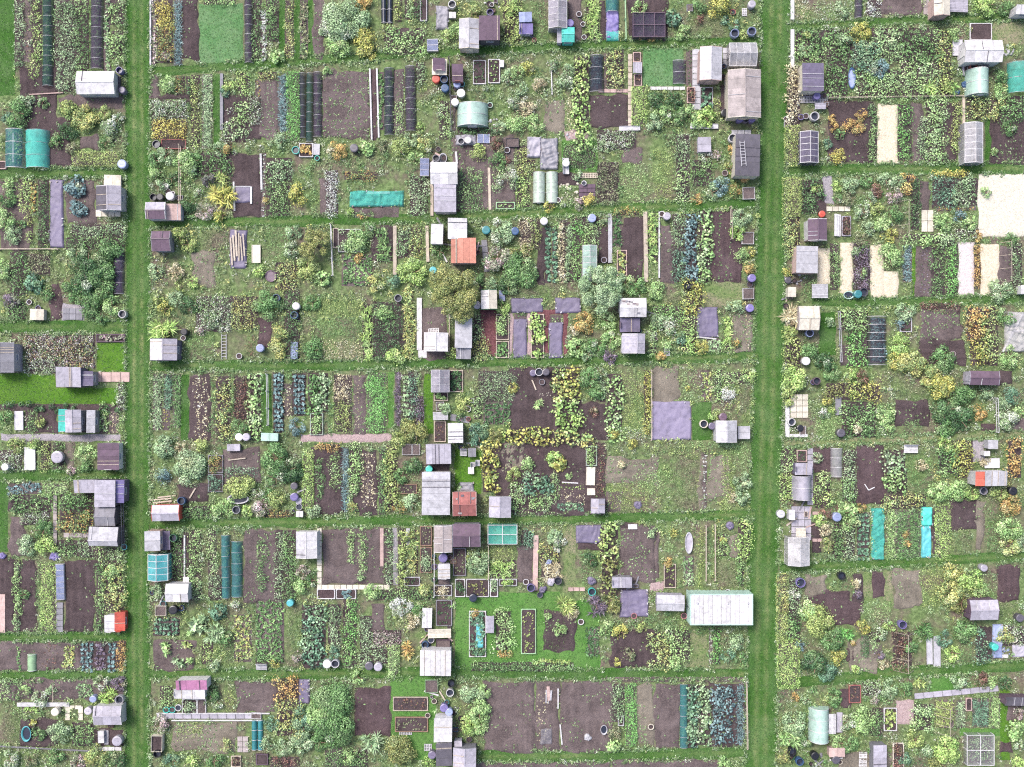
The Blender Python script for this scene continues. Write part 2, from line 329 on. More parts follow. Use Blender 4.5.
# ------------------------------------------------------------------ sheets: soil, turf, mulch
MASK = np.zeros((767, 1024), bool)          # where no weeds come up
def mark(x0, y0, x1, y1):
    a, b, c, d = [int(round(v)) for v in (x0, y0, x1, y1)]
    MASK[max(0, b):max(0, d), max(0, a):max(0, c)] = True
LAY = {}
def lift(layer):                             # neighbours on one layer never share a plane
    LAY[layer] = LAY.get(layer, 0)+1; return (LAY[layer] % 7)*0.004
def sheet(x0, y0, x1, y1, res, z, amp, wob, seed, ns=0.5, skirt=True):
    ax, ay = P(x0, y1); bx, by = P(x1, y0); w, d = bx-ax, by-ay
    nx = max(2, int(w/res)+1); ny = max(2, int(d/res)+1)
    X, Y = np.meshgrid(np.linspace(ax, bx, nx+1), np.linspace(ay, by, ny+1))
    X2 = X+(vnoise(X, Y, 0.9, seed)-0.5)*wob*2; Y2 = Y+(vnoise(X, Y, 0.9, seed+5)-0.5)*wob*2
    Z = z+amp*(vnoise(X, Y, ns, seed+9)*0.6+rng.uniform(0, 0.4, X.shape))
    if skirt: Z[0, :] = Z[-1, :] = 0.0; Z[:, 0] = Z[:, -1] = 0.0
    cx, cy = (ax+bx)/2, (ay+by)/2
    V = np.stack([X2-cx, Y2-cy, Z], 2).reshape(-1, 3); i = np.arange((nx+1)*(ny+1)).reshape(ny+1, nx+1)
    F = np.stack([i[:-1, :-1], i[:-1, 1:], i[1:, 1:], i[1:, :-1]], 2).reshape(-1, 4)
    return mesh_np('sheet', V, F, smooth=True), (cx, cy, 0)
SD = [0]
def sd(): SD[0] += 13; return SD[0]
def soil(x0, y0, x1, y1, tone='d', seedlings=0.0):
    me, loc = sheet(x0, y0, x1, y1, 0.16, 0.02+lift('soil'), 0.08, 0.4 if tone == 'l' else 0.24, sd())
    n = len(me.vertices); co = np.empty(n*3, np.float32); me.vertices.foreach_get('co', co); co = co.reshape(-1, 3)      # dug ridges along the bed
    u = co[:, 0] if (y1-y0) > (x1-x0)*0.7 else co[:, 1]; k = vnoise(co[:, 0]+loc[0], co[:, 1]+loc[1], 2.2, 5)
    co[:, 2] += np.where(co[:, 2] > 0.01, 0.045*k*(1+np.sin(u*6.283/random.choice([0.5, 0.62, 0.75])))+0.05*(rng.uniform(0, 1, n) > 0.93), 0)
    me.vertices.foreach_set('co', co.ravel()); me.update()
    o = ob('bare_soil', me, soil_mat(tone), None, loc); mark(x0, y0, x1, y1)
    reg(o, {'d': 'dark', 'm': 'brown', 'l': 'pale dry', 'b': 'reddish'}[tone], 'bare soil bed', 'soil', (x0+x1)/2, (y0+y1)/2, 'structure')  # also fills dark gaps between sheds; one paints an open porch's shade
    n = int((x1-x0)*(y1-y0)*0.01*(1.6+seedlings*16+(3 if tone == 'l' else 0)))
    if n > 4:
        ax, ay = P(x0, y1); bx, by = P(x1, y0)
        cx = rng.uniform(ax, bx, n); cy = rng.uniform(ay, by, n); k = vnoise(cx, cy, 1.3, sd()) > (0.5 if seedlings < 0.3 else 0.25)
        cx, cy = cx[k], cy[k]
        if len(cx) > 2:
            p = foliage(cx, cy, np.full(len(cx), 0.05), 0.13, 0.1, 0.13, 0.07, 6, 'ros', pick('g', len(cx)), 'wd')
            ob('weeds', leaf_mesh('weeds', [p], loc), leaf_mat(), o)['kind'] = 'stuff'
def turf(x0, y0, x1, y1, tone='l'):
    me, loc = sheet(x0, y0, x1, y1, 0.35, 0.012+lift('turf'), 0.02, 0.1, sd())
    o = ob('lawn', me, grass_mat(tone), None, loc); mark(x0, y0, x1, y1); BLADES.append((x0, y0, x1, y1, tone))
    reg(o, {'l': 'bright green', 's': 'pale blue-green', 'p': 'green', 'v': 'vivid green', 'w': 'rough yellowish'}[tone], 'mown grass' if tone != 'w' else 'grass', 'grass', (x0+x1)/2, (y0+y1)/2, 'structure')
def mulch(x0, y0, x1, y1, k='straw'):
    me, loc = sheet(x0, y0, x1, y1, 0.2, 0.025+lift('mulch'), 0.09 if k in ('straw', 'sand') else 0.03, 0.14, sd(), 0.8)
    o = ob('mulch_bed', me, mulch_mat(k), None, loc); mark(x0, y0, x1, y1)
    reg(o, {'straw': 'cream straw', 'sand': 'pale sandy', 'pale': 'whitish', 'bark': 'red-brown bark', 'grit': 'grey gritty', 'pink': 'pinkish earth'}[k], 'mulched ground', 'mulch', (x0+x1)/2, (y0+y1)/2, 'structure')
BLADES = []
PATHS = []
def path(name, pts, w, label, tone='p'):
    """grass path along px points with width w px"""
    pts = np.array(pts, float); seg = np.hypot(*np.diff(pts, axis=0).T); s = np.concatenate([[0], np.cumsum(seg)])
    n = int(s[-1]/4)+2; q = np.linspace(0, s[-1], n); cx = np.interp(q, s, pts[:, 0]); cy = np.interp(q, s, pts[:, 1])
    ww = np.interp(q, s, w) if hasattr(w, '__len__') else np.full(n, float(w))
    tx = np.gradient(cx); ty = np.gradient(cy); L = np.hypot(tx, ty); nx, ny = -ty/L, tx/L; m = 12 if ww.mean() > 20 else 7; seed = sd(); V = []
    lf = lift('path')
    for j in range(m+1):
        u = j/m-0.5; e = (vnoise(q, q*0+j*0, 14, seed+(0 if j < m/2 else 3))-0.5)*3.0 if j in (0, m) else 0
        X, Y = P(cx+nx*(ww*u+e), cy+ny*(ww*u+e)); z = np.zeros(n) if j in (0, m) else 0.014+lf+0.02*vnoise(X, Y, 0.4, seed)
        V.append(np.stack([X, Y, z], 1))
    V = np.stack(V, 1).reshape(-1, 3); i = np.arange(n*(m+1)).reshape(n, m+1)
    F = np.stack([i[:-1, :-1], i[:-1, 1:], i[1:, 1:], i[1:, :-1]], 2).reshape(-1, 4)
    o = ob(name, mesh_np(name, V, F, smooth=True), grass_mat(tone)); o['label'] = label; o['category'] = 'path'; o['kind'] = 'structure'
    me = o.data; uu = np.tile(np.linspace(-1, 1, m+1), (n, 1)); q2 = np.repeat(q[:, None], m+1, 1)
    if m == 12: wr = 0.7*np.exp(-((np.abs(uu)-0.30)/0.16)**2)*(0.4+vnoise(q2, uu*0, 90, seed)*1.0)
    else: wr = 0.85*np.exp(-(uu/0.42)**2)*vnoise(q2, uu*0, 45, seed+2)
    at = me.color_attributes.new('wear', 'FLOAT_COLOR', 'POINT'); wc = np.ones((n*(m+1), 4), np.float32); wc[:, :3] = np.clip(wr, 0, 1).reshape(-1, 1); at.data.foreach_set('color', wc.ravel())
    if me.polygons[10].normal.z < 0: me.flip_normals()
    for a in range(n-1):
        h = ww[a]/2-1
        if abs(tx[a]) > abs(ty[a]): mark(cx[a]-3, cy[a]-h, cx[a]+3, cy[a]+h); 
        else: mark(cx[a]-h, cy[a]-3, cx[a]+h, cy[a]+3)
    PATHS.append((cx, cy, ww))
    return o
def grass_blades():
    GX, GY = [], []
    for cx, cy, ww in PATHS:
        n = int(len(cx)*4*ww.mean()*0.01*45)
        k = rng.integers(0, len(cx)-1, n); f = rng.uniform(0, 1, n); x = cx[k]+(cx[k+1]-cx[k])*f; y = cy[k]+(cy[k+1]-cy[k])*f
        tx = cx[k+1]-cx[k]; ty = cy[k+1]-cy[k]; L = np.hypot(tx, ty); u = rng.uniform(-0.5, 0.5, n); e = rng.uniform(0, 1, n) < 0.25
        u = np.where(e, np.sign(u)*rng.uniform(0.44, 0.54, n), u)
        GX.append(x-ty/L*u*ww[k]); GY.append(y+tx/L*u*ww[k])
    for x0, y0, x1, y1, tone in BLADES:
        n = int((x1-x0)*(y1-y0)*0.01*30); GX.append(rng.uniform(x0, x1, n)); GY.append(rng.uniform(y0, y1, n))
    x = np.concatenate(GX); y = np.concatenate(GY); X, Y = P(x, y)
    p = foliage(X, Y, np.full(len(X), 0.02), 0.07, 0.06, 0.10, 0.03, 3, 'ros', pick('g', len(X))*np.array([0.52, 0.58, 0.36]), 'g', 0.12)
    EX, EY = [], []
    for cx, cy, ww in PATHS:
        n = int(len(cx)*4*0.1*26); k = rng.integers(0, len(cx)-1, n); sg = rng.choice([-1, 1], n); tx = cx[k+1]-cx[k]; ty = cy[k+1]-cy[k]; L = np.hypot(tx, ty); u = sg*(ww[k]/2+rng.normal(0, 1.3, n)); f = rng.uniform(0, 1, n)
        keep = vnoise(cx[k], cy[k]+sg*200, 18, 4) > 0.38; EX.append((cx[k]+tx*f-ty/L*u)[keep]); EY.append((cy[k]+ty*f+tx/L*u)[keep])
    ex, ey = P(np.concatenate(EX), np.concatenate(EY)); q = len(ex)
    p3 = foliage(ex, ey, np.zeros(q), 0.15, rng.uniform(0.1, 0.3, q), 0.16, 0.05, 9, 'dome', pick('wd', q)*0.9, 'g', 0.4)
    o = ob('grass', leaf_mesh('grass', [p, p3]), leaf_mat()); o['label'] = 'short tufts of grass along the mown paths and lawns'; o['category'] = 'grass'; o['kind'] = 'stuff'
def weeds():
    for x0, y0, x1, y1, ph in PLOTS:
        x0, y0, x1, y1 = max(x0, 0), max(y0, 0), min(x1, 1024), min(y1, 767)
        n = int((x1-x0)*(y1-y0)*0.01*10.5)
        x = rng.uniform(x0, x1, n); y = rng.uniform(y0, y1, n)
        k = ~MASK[np.clip(y.astype(int), 0, 766), np.clip(x.astype(int), 0, 1023)]; x, y = x[k], y[k]
        X, Y = P(x, y); d = vnoise(X, Y, 1.6, 77); k = d > 0.28; X, Y, d = X[k], Y[k], d[k]
        if len(X) < 5: continue
        zone = vnoise(X, Y, 2.6, 31); base = pick('wd', len(X))
        for lo, pl in ((0.66, 'g'), (0.76, 'yg'), (0.85, 'br')):
            m = zone > lo; base[m] = pick(pl, m.sum())
        m = zone < 0.25; base[m] = pick('dg', m.sum())
        gr = rng.uniform(0, 1, len(X)) < 0.5; gx, gy = X[gr], Y[gr]; gq = len(gx)
        pg = foliage(gx, gy, np.zeros(gq), 0.15, 0.08+0.2*d[gr], 0.19, 0.036, 10, 'ros', base[gr]*0.95, 'wd', 0.25)
        X, Y, d, base = X[~gr], Y[~gr], d[~gr], base[~gr]
        p = foliage(X, Y, np.zeros(len(X)), 0.16+0.22*d, 0.08+0.24*d, 0.12, 0.052, 13, 'dome', base, 'wd', 0.35)
        j = rng.uniform(0, 1, len(X)) < 0.2; q = j.sum()       # taller stems and seed heads among them
        pal = random.choice(['sv', 'lg', 'wf', 'yg', 'g', 'yf'])
        p2 = foliage(X[j], Y[j], np.zeros(q), rng.uniform(0.25, 0.5, q), rng.uniform(0.3, 0.65, q), 0.15, 0.07, 24, 'dome', np.where(rng.uniform(0, 1, (q, 1)) < 0.5, pick(pal, q), pick('wd', q)), pal, 0.4)
        o = ob('weeds', leaf_mesh('weeds', [p, p2, pg]), leaf_mat()); reg(o, 'tangled low', 'weeds and grass', 'weeds', (x0+x1)/2, (y0+y1)/2, 'stuff')

# ------------------------------------------------------------------ plants
def crop(x0, y0, x1, y1, pal, sty='d', h=None, soilk='m'):
    sp, r, hh, L, Wd, n, typ, word = STY[sty]; h = (h or hh)*(1.3 if sty in 'dbpf' else 1)
    ax, ay = P(x0, y1, h*0.5); bx, by = P(x1, y0, h*0.5); w, d = bx-ax, by-ay
    r = min(r*1.12, min(w, d)/2+0.05)
    nx = max(1, int(round((w-r*0.8)/sp))+1); ny = max(1, int(round((d-r*0.8)/sp))+1)
    gx = (np.arange(nx)+0.5)/nx*(w-0.2)+ax+0.1; gy = (np.arange(ny)+0.5)/ny*(d-0.2)+ay+0.1
    X, Y = np.meshgrid(gx, gy); X = X.ravel(); Y = Y.ravel(); j = 0.16 if sty in 'kl' else 0.34
    X = X+rng.uniform(-j, j, len(X))*sp; Y = Y+rng.uniform(-j, j, len(Y))*sp; seed = sd()
    lump = vnoise(X, Y, 1.1, seed); keep = (lump > (0.12 if sty in 'dbpfsw' else 0.06)) | (rng.uniform(0, 1, len(X)) < 0.3); X, Y, lump = X[keep], Y[keep], lump[keep]
    sc = rng.uniform(0.72, 1.15, len(X)) if sty != 'h' else rng.uniform(0.93, 1.05, len(X))
    base = pick(pal, len(X))*(0.62+0.66*vnoise(X, Y, 0.7, seed+3))[:, None]*rng.uniform(0.75, 1.2, (len(X), 1))
    if sty not in 'hkl' and pal not in ('wh', 'or'):       # some plants of each row run paler, yellower or duller than the rest
        alt = {'g': 'lg', 'dg': 'g', 'lg': 'sv', 'lm': 'lg', 'bg': 'sv', 'sv': 'g', 'yg': 'lg', 'ye': 'lm', 'yf': 'lg', 'vg': 'lg', 'br': 'g', 'rd': 'br', 'wf': 'lg', 'wd': 'g'}.get(pal, pal); m = vnoise(X, Y, 1.2, seed+8) > 0.66; base[m] = pick(alt, m.sum())
        X = X+(vnoise(X*0+3, Y, 1.5, seed+4)-0.5)*0.35; Y = Y+(vnoise(X, Y*0+3, 1.5, seed+6)-0.5)*0.35
    if sty == 'h':
        X = X+(vnoise(X*0+3, Y, 1.2, seed+4)-0.5)*0.5; Y = Y+(vnoise(X, Y*0+3, 1.2, seed+6)-0.5)*0.4
        u = np.abs(X-(ax+bx)/2)/(w/2); v = np.abs(Y-(ay+by)/2)/(d/2); m = ~((u > 0.7) & (v > 0.86) if d > w else (v > 0.7) & (u > 0.86)); X, Y, base = X[m], Y[m], base[m]
        parts = [foliage(X, Y, np.full(len(X), h*0.62), r*1.05, h*0.36, L, Wd, n, 'dome', base, pal)]
        # side leaves
        q = int((w+d)*2*h*60); t = rng.uniform(0, 2*(w+d), q); sx = np.where(t < w, ax+t, np.where(t < w+d, bx, np.where(t < 2*w+d, ax+t-w-d, ax))); sy = np.where(t < w, ay, np.where(t < w+d, ay+t-w, np.where(t < 2*w+d, by, ay+t-2*w-d)))
        parts.append(foliage(sx, sy, rng.uniform(0, h*0.7, q), 0.1, 0.08, L, Wd, 1, 'dome', pick(pal, q), pal))
    else:
        parts = [foliage(X, Y, np.full(len(X), 0.03), r*sc, h*sc*(0.7+0.6*lump), L, Wd, n, typ, base, pal, 0.6 if pal in ('wf', 'fl', 'yf', 'of', 'pk') else 0.45)]
    ln = max(w, d)/min(w, d) >= 1.8
    name, noun = {'k': ('cabbage_row', 'crop row'), 'l': ('strappy_crop_row', 'crop row'), 'h': ('clipped_hedge', 'hedge'), 'f': ('flower_bed', 'flower bed'), 't': ('tall_crop_row', 'crop row'), 's': ('seedling_row', 'seedling row'), 'o': ('onion_row', 'crop row'),
                  'b': ('bushy_crop_row', 'crop row'), 'p': ('squash_patch', 'crop row'), 'r': ('tufted_crop_row', 'crop row'), 'w': ('weedy_patch', 'growth strip'), 'c': ('low_crop_row', 'crop row')}.get(sty, ('leafy_crop_row', 'crop row'))
    if sty == 'h' and h <= .65: name, noun, word = 'dense_crop_row', 'crop row', 'dense'
    if not ln: noun = noun.replace('row', 'patch').replace('strip', 'patch'); name = name.replace('_row', '_patch')
    me, loc = sheet(x0, y0, x1, y1, 0.5, 0.045+lift('mound'), 0.03, 0.06, sd())
    if sty == 'h' or pal == 'wd': o = ob(name, me, soil_mat(soilk), None, loc)
    else: o = ob(name, me, soil_mat(soilk if sty in 'srol' else 'd') if sty != 'w' else ground_mat(), None, loc)  # dark soil under leafy crops also paints in shade between the leaves
    ob('foliage', leaf_mesh('foliage', parts, loc), leaf_mat(), o); mark(x0+1, y0+1, x1-1, y1-1)
    reg(o, PAL[pal][0]+('' if word in PAL[pal][0] or (word == 'flowering') else ' '+word), noun, 'hedge' if sty == 'h' and h > .65 else 'flower bed' if sty == 'f' else 'crop', (x0+x1)/2, (y0+y1)/2)
def stem_mesh(h, r, n, spread):
    b = MB(); top = (random.uniform(-.1, .1)*r, random.uniform(-.1, .1)*r, h*0.35); b.lathe([(spread, 0), (spread*0.8, h*0.15), (spread*0.65, h*0.36)], 7)
    for i in range(n):
        a = 6.283*i/n+random.uniform(-.4, .4); e = (math.cos(a)*r*0.6, math.sin(a)*r*0.6, h*random.uniform(0.6, 0.8))
        m = tuple((top[k]+e[k])/2+(0.08*h if k == 2 else 0) for k in range(3)); b.bar(top, m, spread*0.9); b.bar(m, e, spread*0.55)
    return b.mesh('stem')
SHW = {'d': 'rounded', 'p': 'broad-leaved', 't': 'spiky', 'b': 'dense', 'r': 'tufted', 'k': 'cabbage-like', 'l': 'strappy', 'f': 'flowering'}
def shrub(px, py, r, pal, sty='d', h=None, ry=None, name='shrub', noun='shrub', cat='shrub'):
    rm = r*PX; rym = (ry or r)*PX; h = h or (0.45+rm*0.75); x, y = P(px, py, h*0.5); g = (rm*rym)**0.5
    sp, _, _, L, Wd, n, typ, word = STY[sty]
    if sty == 'd': L, Wd = 0.13, 0.085
    if sty == 'b': L, Wd = 0.15, 0.10
    parts = []
    if typ == 'dome':
        k = int(5+g*g*5)                     # clumps that make light and dark lobes
        a = rng.uniform(0, 6.283, k); q = np.sqrt(rng.uniform(0, 1, k))*0.72; cr = g*rng.uniform(0.26, 0.46, k) if g > 0.5 else g*rng.uniform(0.4, 0.6, k)
        lob = 0.68+0.55*vnoise(np.cos(a)*1.3+px, np.sin(a)*1.3+py, 0.8, 3); q = q*lob
        cx = x+np.cos(a)*q*rm*1.12; cy = y+np.sin(a)*q*rym*1.12; cz = h*(1-0.75*q*q)*rng.uniform(0.35, 0.8, k)
        nl = (270 if sty != 'p' else 90)*cr**2*1.7+14; base = pick(pal, k)*rng.uniform(0.45, 1.28, (k, 1)); m = rng.uniform(0, 1, k) < 0.16; base[m] = pick('wd', m.sum())
        idx = np.repeat(np.arange(k), nl.astype(int))
        parts.append(foliage(cx[idx], cy[idx], cz[idx]-0.1, cr[idx]*1.05, cr[idx]*0.9, L, Wd, 1, 'dome', base[idx], pal, 0.45))
        m = int(110*g*g)+8                   # skirt of leaves lower down
        a = rng.uniform(0, 6.283, m); q = np.sqrt(rng.uniform(0.2, 1, m))*rng.uniform(0.85, 1.1, m)
        parts.append(foliage(x+np.cos(a)*q*rm*0.95, y+np.sin(a)*q*rym*0.95, rng.uniform(0, h*0.4, m), 0.1, 0.1, L, Wd, 1, 'dome', pick(pal, m)*0.85, pal, 0.4))
    else:
        k = max(1, int(g*g*7)); a = rng.uniform(0, 6.283, k); q = np.sqrt(rng.uniform(0, 1, k))*0.7*(k > 1)
        parts.append(foliage(x+np.cos(a)*q*rm, y+np.sin(a)*q*rym, np.full(k, 0.05), g*0.5, h, max(L, g*0.75), Wd*1.4, n+12, typ, pick(pal, k), pal, 0.4))
    nm = {'k': 'cabbage_plant', 'l': 'strappy_plant', 'r': 'tufted_plant', 't': 'spiky_plant', 'p': 'squash_plant', 'f': 'flowering_plant'}.get(sty, name)
    if nm == 'shrub' and sty == 'b': nm = name = noun = cat = 'bush'
    elif nm == 'shrub' and r <= 8.5: nm = 'leafy_plant'
    nn = noun if nm == name else 'plant'
    o = ob(nm, stem_mesh(h, min(rm, rym), 4 if g > 0.5 else 3, 0.03+0.025*g), M('wood', 'wood'), None, (x, y, 0))
    ob('crown', leaf_mesh('crown', parts, (x, y, 0)), leaf_mat(), o); mark(px-r*.5, py-(ry or r)*.5, px+r*.5, py+(ry or r)*.5)
    reg(o, PAL[pal][0]+(' '+SHW.get(sty, '') if SHW.get(sty, '') not in PAL[pal][0] else ''), nn, cat if nm == name else 'plant', px, py)
def tree(px, py, r, pal, h=4.2, words='broad round'):
    rm = r*PX; x, y = P(px, py, h*0.7); b = MB()
    b.lathe([(0.16, 0), (0.12, 0.3), (0.10, h*0.42)], 9); pts = []
    for i in range(9):
        a = 6.283*i/9+random.uniform(-.3, .3); q = random.uniform(0.35, 0.8); e = (math.cos(a)*rm*q, math.sin(a)*rm*q, h*random.uniform(0.6, 0.85))
        m = (e[0]*0.4, e[1]*0.4, h*0.55); b.bar((0, 0, h*0.38), m, 0.09); b.bar(m, e, 0.05)
    o = ob('tree', None, None, None, (x, y, 0)); b.build('trunk', M('wood', 'wood'), o)
    k = int(26+rm*rm*7); a = rng.uniform(0, 6.283, k); q = np.sqrt(rng.uniform(0, 1, k))*(0.66+0.42*vnoise(np.cos(a)*1.5+px, np.sin(a)*1.5, 0.8, 3)); cr = rm*rng.uniform(0.13, 0.27, k)
    cx, cy = x+np.cos(a)*q*rm, y+np.sin(a)*q*rm; cz = h*(0.62+0.34*np.sqrt(np.clip(1-q*q, 0, 1))*rng.uniform(0.2, 1, k))-0.3
    nl = (430*cr**2*1.8+16).astype(int); idx = np.repeat(np.arange(k), nl); base = pick(pal, k)*rng.uniform(0.5, 1.3, (k, 1))
    ob('crown', leaf_mesh('crown', [foliage(cx[idx], cy[idx], cz[idx], cr[idx], cr[idx]*0.8, 0.13, 0.085, 1, 'dome', base[idx], pal, 0.45)], (x, y, 0)), leaf_mat(), o)
    reg(o, PAL[pal][0]+' '+words, 'tree', 'tree', px, py); mark(px-r*.6, py-r*.6, px+r*.6, py+r*.6)

# ------------------------------------------------------------------ buildings
def frame_of(x0, y0, x1, y1, axis, h):
    cx, cy = (x0+x1)/2, (y0+y1)/2; X, Y = P(cx, cy, h); k = (CAMH-h)/CAMH*PX; w, d = (x1-x0)*k, (y1-y0)*k
    mark(x0-1, y0-1, x1+1, y1+1)
    return cx, cy, X, Y, (w, d, 0.0) if axis != 'v' else (d, w, math.pi/2)
def shed(x0, y0, x1, y1, roof, wall, axis='h', h=2.0, pitch=0.32, kind='felt', roof2=None, flat=False, split=0.5, strips=None, noun='shed', name='shed', extra='', debris=0):
    if flat: axis = axis if axis in 'hv' else 'h'
    cx, cy, X, Y, (L, D, rz) = frame_of(x0, y0, x1, y1, axis, h)
    rz += random.uniform(-1, 1)*R(1.2)
    o = ob(name, None, None, None, (X, Y, 0), rz); t = 0.06; iw, idp = L-0.16, D-0.16
    wh = h-0.02; wm = M(wall, 'wood')
    rh = pitch*D*0.5 if not flat else 0.0; ys = D*(split-0.5)
    if flat:                                       # lean-to: falls gently to one side
        zl, zr = h+0.16, h-0.06
        b = MB(); w2, d2 = iw/2, idp/2
        b.box((0, d2, (zl-0.04)/2), (iw, t, zl-0.04)); b.box((0, -d2, (zr-0.04)/2), (iw, t, zr-0.04)); b.box((-w2, 0, (zr-0.05)/2), (t, idp-t*1.1, zr-0.05)); b.box((w2, 0, (zr-0.05)/2), (t, idp-t*1.1, zr-0.05))
        b.build('wall', wm, o)
        n = strips or max(2, round(L/0.75)); 
        for i in range(n):
            a, c = -L/2+L*i/n+0.006, -L/2+L*(i+1)/n-0.006; e = random.uniform(0, 0.014)
            MB().slab([(a, -D/2, zr+e), (c, -D/2, zr+e), (c, D/2, zl+e), (a, D/2, zl+e)], 0.03).build('roof_panel', M(roof2 if roof2 and i % 2 else roof, kind), o)
    else:
        b = MB(); w2, d2 = iw/2, idp/2; zr = h+rh
        b.box((0, d2, wh/2), (iw, t, wh)); b.box((0, -d2, wh/2), (iw, t, wh))
        for s in (-1, 1):
            px = s*w2; g = [(px, -d2, 0), (px, d2, 0), (px, d2, wh-0.02), (px, ys, zr-0.06), (px, -d2, wh-0.02)]
            if s < 0: g = g[::-1]
            b.slab(g, t)
        b.build('wall', wm, o)
        n = strips or max(2, round(L/0.85))
        for s in (-1, 1):
            for i in range(n):
                a, c = -L/2+L*i/n+0.005, -L/2+L*(i+1)/n-0.005; e = random.uniform(0, 0.012); ye = s*D/2
                q = [(a, ye, h+e-0.03), (c, ye, h+e-0.03), (c, ys, zr+e), (a, ys, zr+e)]
                if s > 0: q = q[::-1]
                MB().slab(q, 0.03).build('roof_panel', M(roof2 if (roof2 and s > 0) else roof, kind), o)  # second slope colour; the lilac shed's dark grey slope is painted shade
        MB().box((0, ys, zr+0.03), (L+0.04, 0.10, 0.045)).build('ridge_cap', M(roof, 'metal'), o)
        for s in (-1, 1):
            m = MB()
            for u in (-1, 1): m.bar((s*(L/2+0.015), u*D/2, h-0.06), (s*(L/2+0.015), ys, zr-0.02), 0.06)
            m.build('bargeboard', wm, o)
    bm = M(random.choice(['pgrey', 'dgrey', 'white', 'pwood']), 'wood')           # battens nailed over the felt
    if kind == 'felt' and L > 1.3:
        for i in range(random.choice([1, 2, 3])):
            x = -L/2+L*random.uniform(0.08, 0.92)
            if flat: MB().bar((x, -D/2+.02, h-0.02), (x, D/2-.02, h+0.20), 0.05).build('batten', bm, o)
            else:
                s = random.choice((-1, 1)); MB().bar((x, s*(D/2-.02), h+0.01), (x, ys+s*.07, h+rh+0.03), 0.05).build('batten', bm, o)
    for i in range(int(debris)):                     # leaves, slates and scraps lying on the roof
        x, y = random.uniform(-.4, .4)*L, random.choice((-1, 1))*random.uniform(.12, .42)*D; z = h+rh*(1-abs(y)/(D/2))+.035
        MB().box((x, y, z), (random.uniform(.12, .4), random.uniform(.1, .25), .03), (-math.copysign(pitch, y), 0, 0)).build('roof_debris', M(random.choice(['grey', 'dgrey', 'tan', 'plum']), 'stone'), o)
    dr = MB().box((-(iw/2+0.035), 0, 0.92), (0.035, min(0.75, D*0.45), 1.75)).build('door', M(wall, 'plain'), o)
    MB().box((-(iw/2+0.075), min(0.75, D*0.45)*0.36, 0.95), (0.04, 0.03, 0.14)).build('handle', M('dgrey', 'metal'), dr)
    wn = MB(); wz = min(1.35, h*0.68)
    for u in (-1, 1): wn.box((u*0.34, -(idp/2+0.035), wz), (0.05, 0.04, 0.55)); wn.box((0, -(idp/2+0.035), wz+u*0.25), (0.63, 0.04, 0.05))
    w_ = wn.build('window', M('white', 'plain'), o); MB().box((0, -(idp/2+0.033), wz), (0.63, 0.012, 0.45)).build('pane', M('lblue', 'glass'), w_)
    reg(o, extra or (CC[roof][1]+('' if not roof2 else ' and '+CC[roof2][1])), ('roofed ' if not extra else '')+noun, 'shed', cx, cy); return o
def greenhouse(x0, y0, x1, y1, fr='white', axis='h', pane='white', h=1.6, n=None, extra='', kind='glass'):
    cx, cy, X, Y, (L, D, rz) = frame_of(x0, y0, x1, y1, axis, h+0.3); o = ob('greenhouse', None, None, None, (X, Y, 0), rz)
    rh = 0.30*D; n = n or max(3, round(L/0.62)); m = MB(); w = 0.045
    for i in range(n+1):
        x = -L/2+L*i/n
        for s in (-1, 1): m.bar((x, s*D/2, 0), (x, s*D/2, h), w); m.bar((x, s*D/2, h), (x, 0, h+rh), w)
    for z, y in ((0.05, D/2), (h, D/2), (0.05, -D/2), (h, -D/2), (h+rh, 0)): m.bar((-L/2, y, z), (L/2, y, z), w)
    for x in (-L/2, L/2): m.bar((x, -D/2, h), (x, D/2, h), w); m.bar((x, 0, 0), (x, 0, h+rh), w)
    m.build('frame', M(fr, 'metal'), o)
    pm = M(pane, kind)  # pale pane tints paint in the sky's reflection on the glass
    for i in range(n):
        a, c = -L/2+L*i/n+0.03, -L/2+L*(i+1)/n-0.03
        for s in (-1, 1):
            q = [(a, s*D*0.49, h+0.02), (c, s*D*0.49, h+0.02), (c, s*0.03, h+rh-0.01), (a, s*0.03, h+rh-0.01)]
            MB().slab(q if s < 0 else q[::-1], 0.008).build('pane', pm, o)
            MB().box(((a+c)/2, s*D/2, h/2), (c-a, 0.008, h-0.1)).build('pane', pm, o)
    for s in (-1, 1):
        for u in (-1, 1): MB().box((s*L/2, u*D/4, h/2), (0.008, D/2-0.08, h-0.1)).build('pane', pm, o)
    dm = MB().box((-L/2-0.03, 0, h*0.48), (0.03, 0.6, h*0.95)).build('door', M(pane, kind), o); MB().box((-L/2-0.06, 0.2, h*0.5), (0.03, 0.03, 0.12)).build('handle', M('dgrey', 'metal'), dm)
    # staging inside
    st = MB()
    for s in (-1, 1): st.box((0, s*D*0.33, 0.75), (L*0.9, D*0.26, 0.04)); [st.box((u*L*0.42, s*D*0.33, 0.365), (0.05, 0.05, 0.73)) for u in (-1, 1)]
    st.build('staging', M('pwood', 'wood'), o)
    reg(o, extra or CC[fr][1]+'-framed', 'greenhouse', 'greenhouse', cx, cy)
def hoop_cover(L, D, H, nl, na, wr, seed, ends=True):
    a = np.linspace(0, math.pi, na+1); u = np.linspace(-L/2, L/2, nl+1); U, A = np.meshgrid(u, a, indexing='ij')
    sag = 1+wr*(vnoise(U, A*D/2, 0.35, seed)-0.5)
    V = np.stack([U, -np.cos(A)*D/2*sag, np.sin(A)*H*sag+0.01], 2).reshape(-1, 3); i = np.arange((nl+1)*(na+1)).reshape(nl+1, na+1)
    F = np.stack([i[:-1, :-1], i[1:, :-1], i[1:, 1:], i[:-1, 1:]], 2).reshape(-1, 4)
    return mesh_np('cover', V, F, smooth=True)
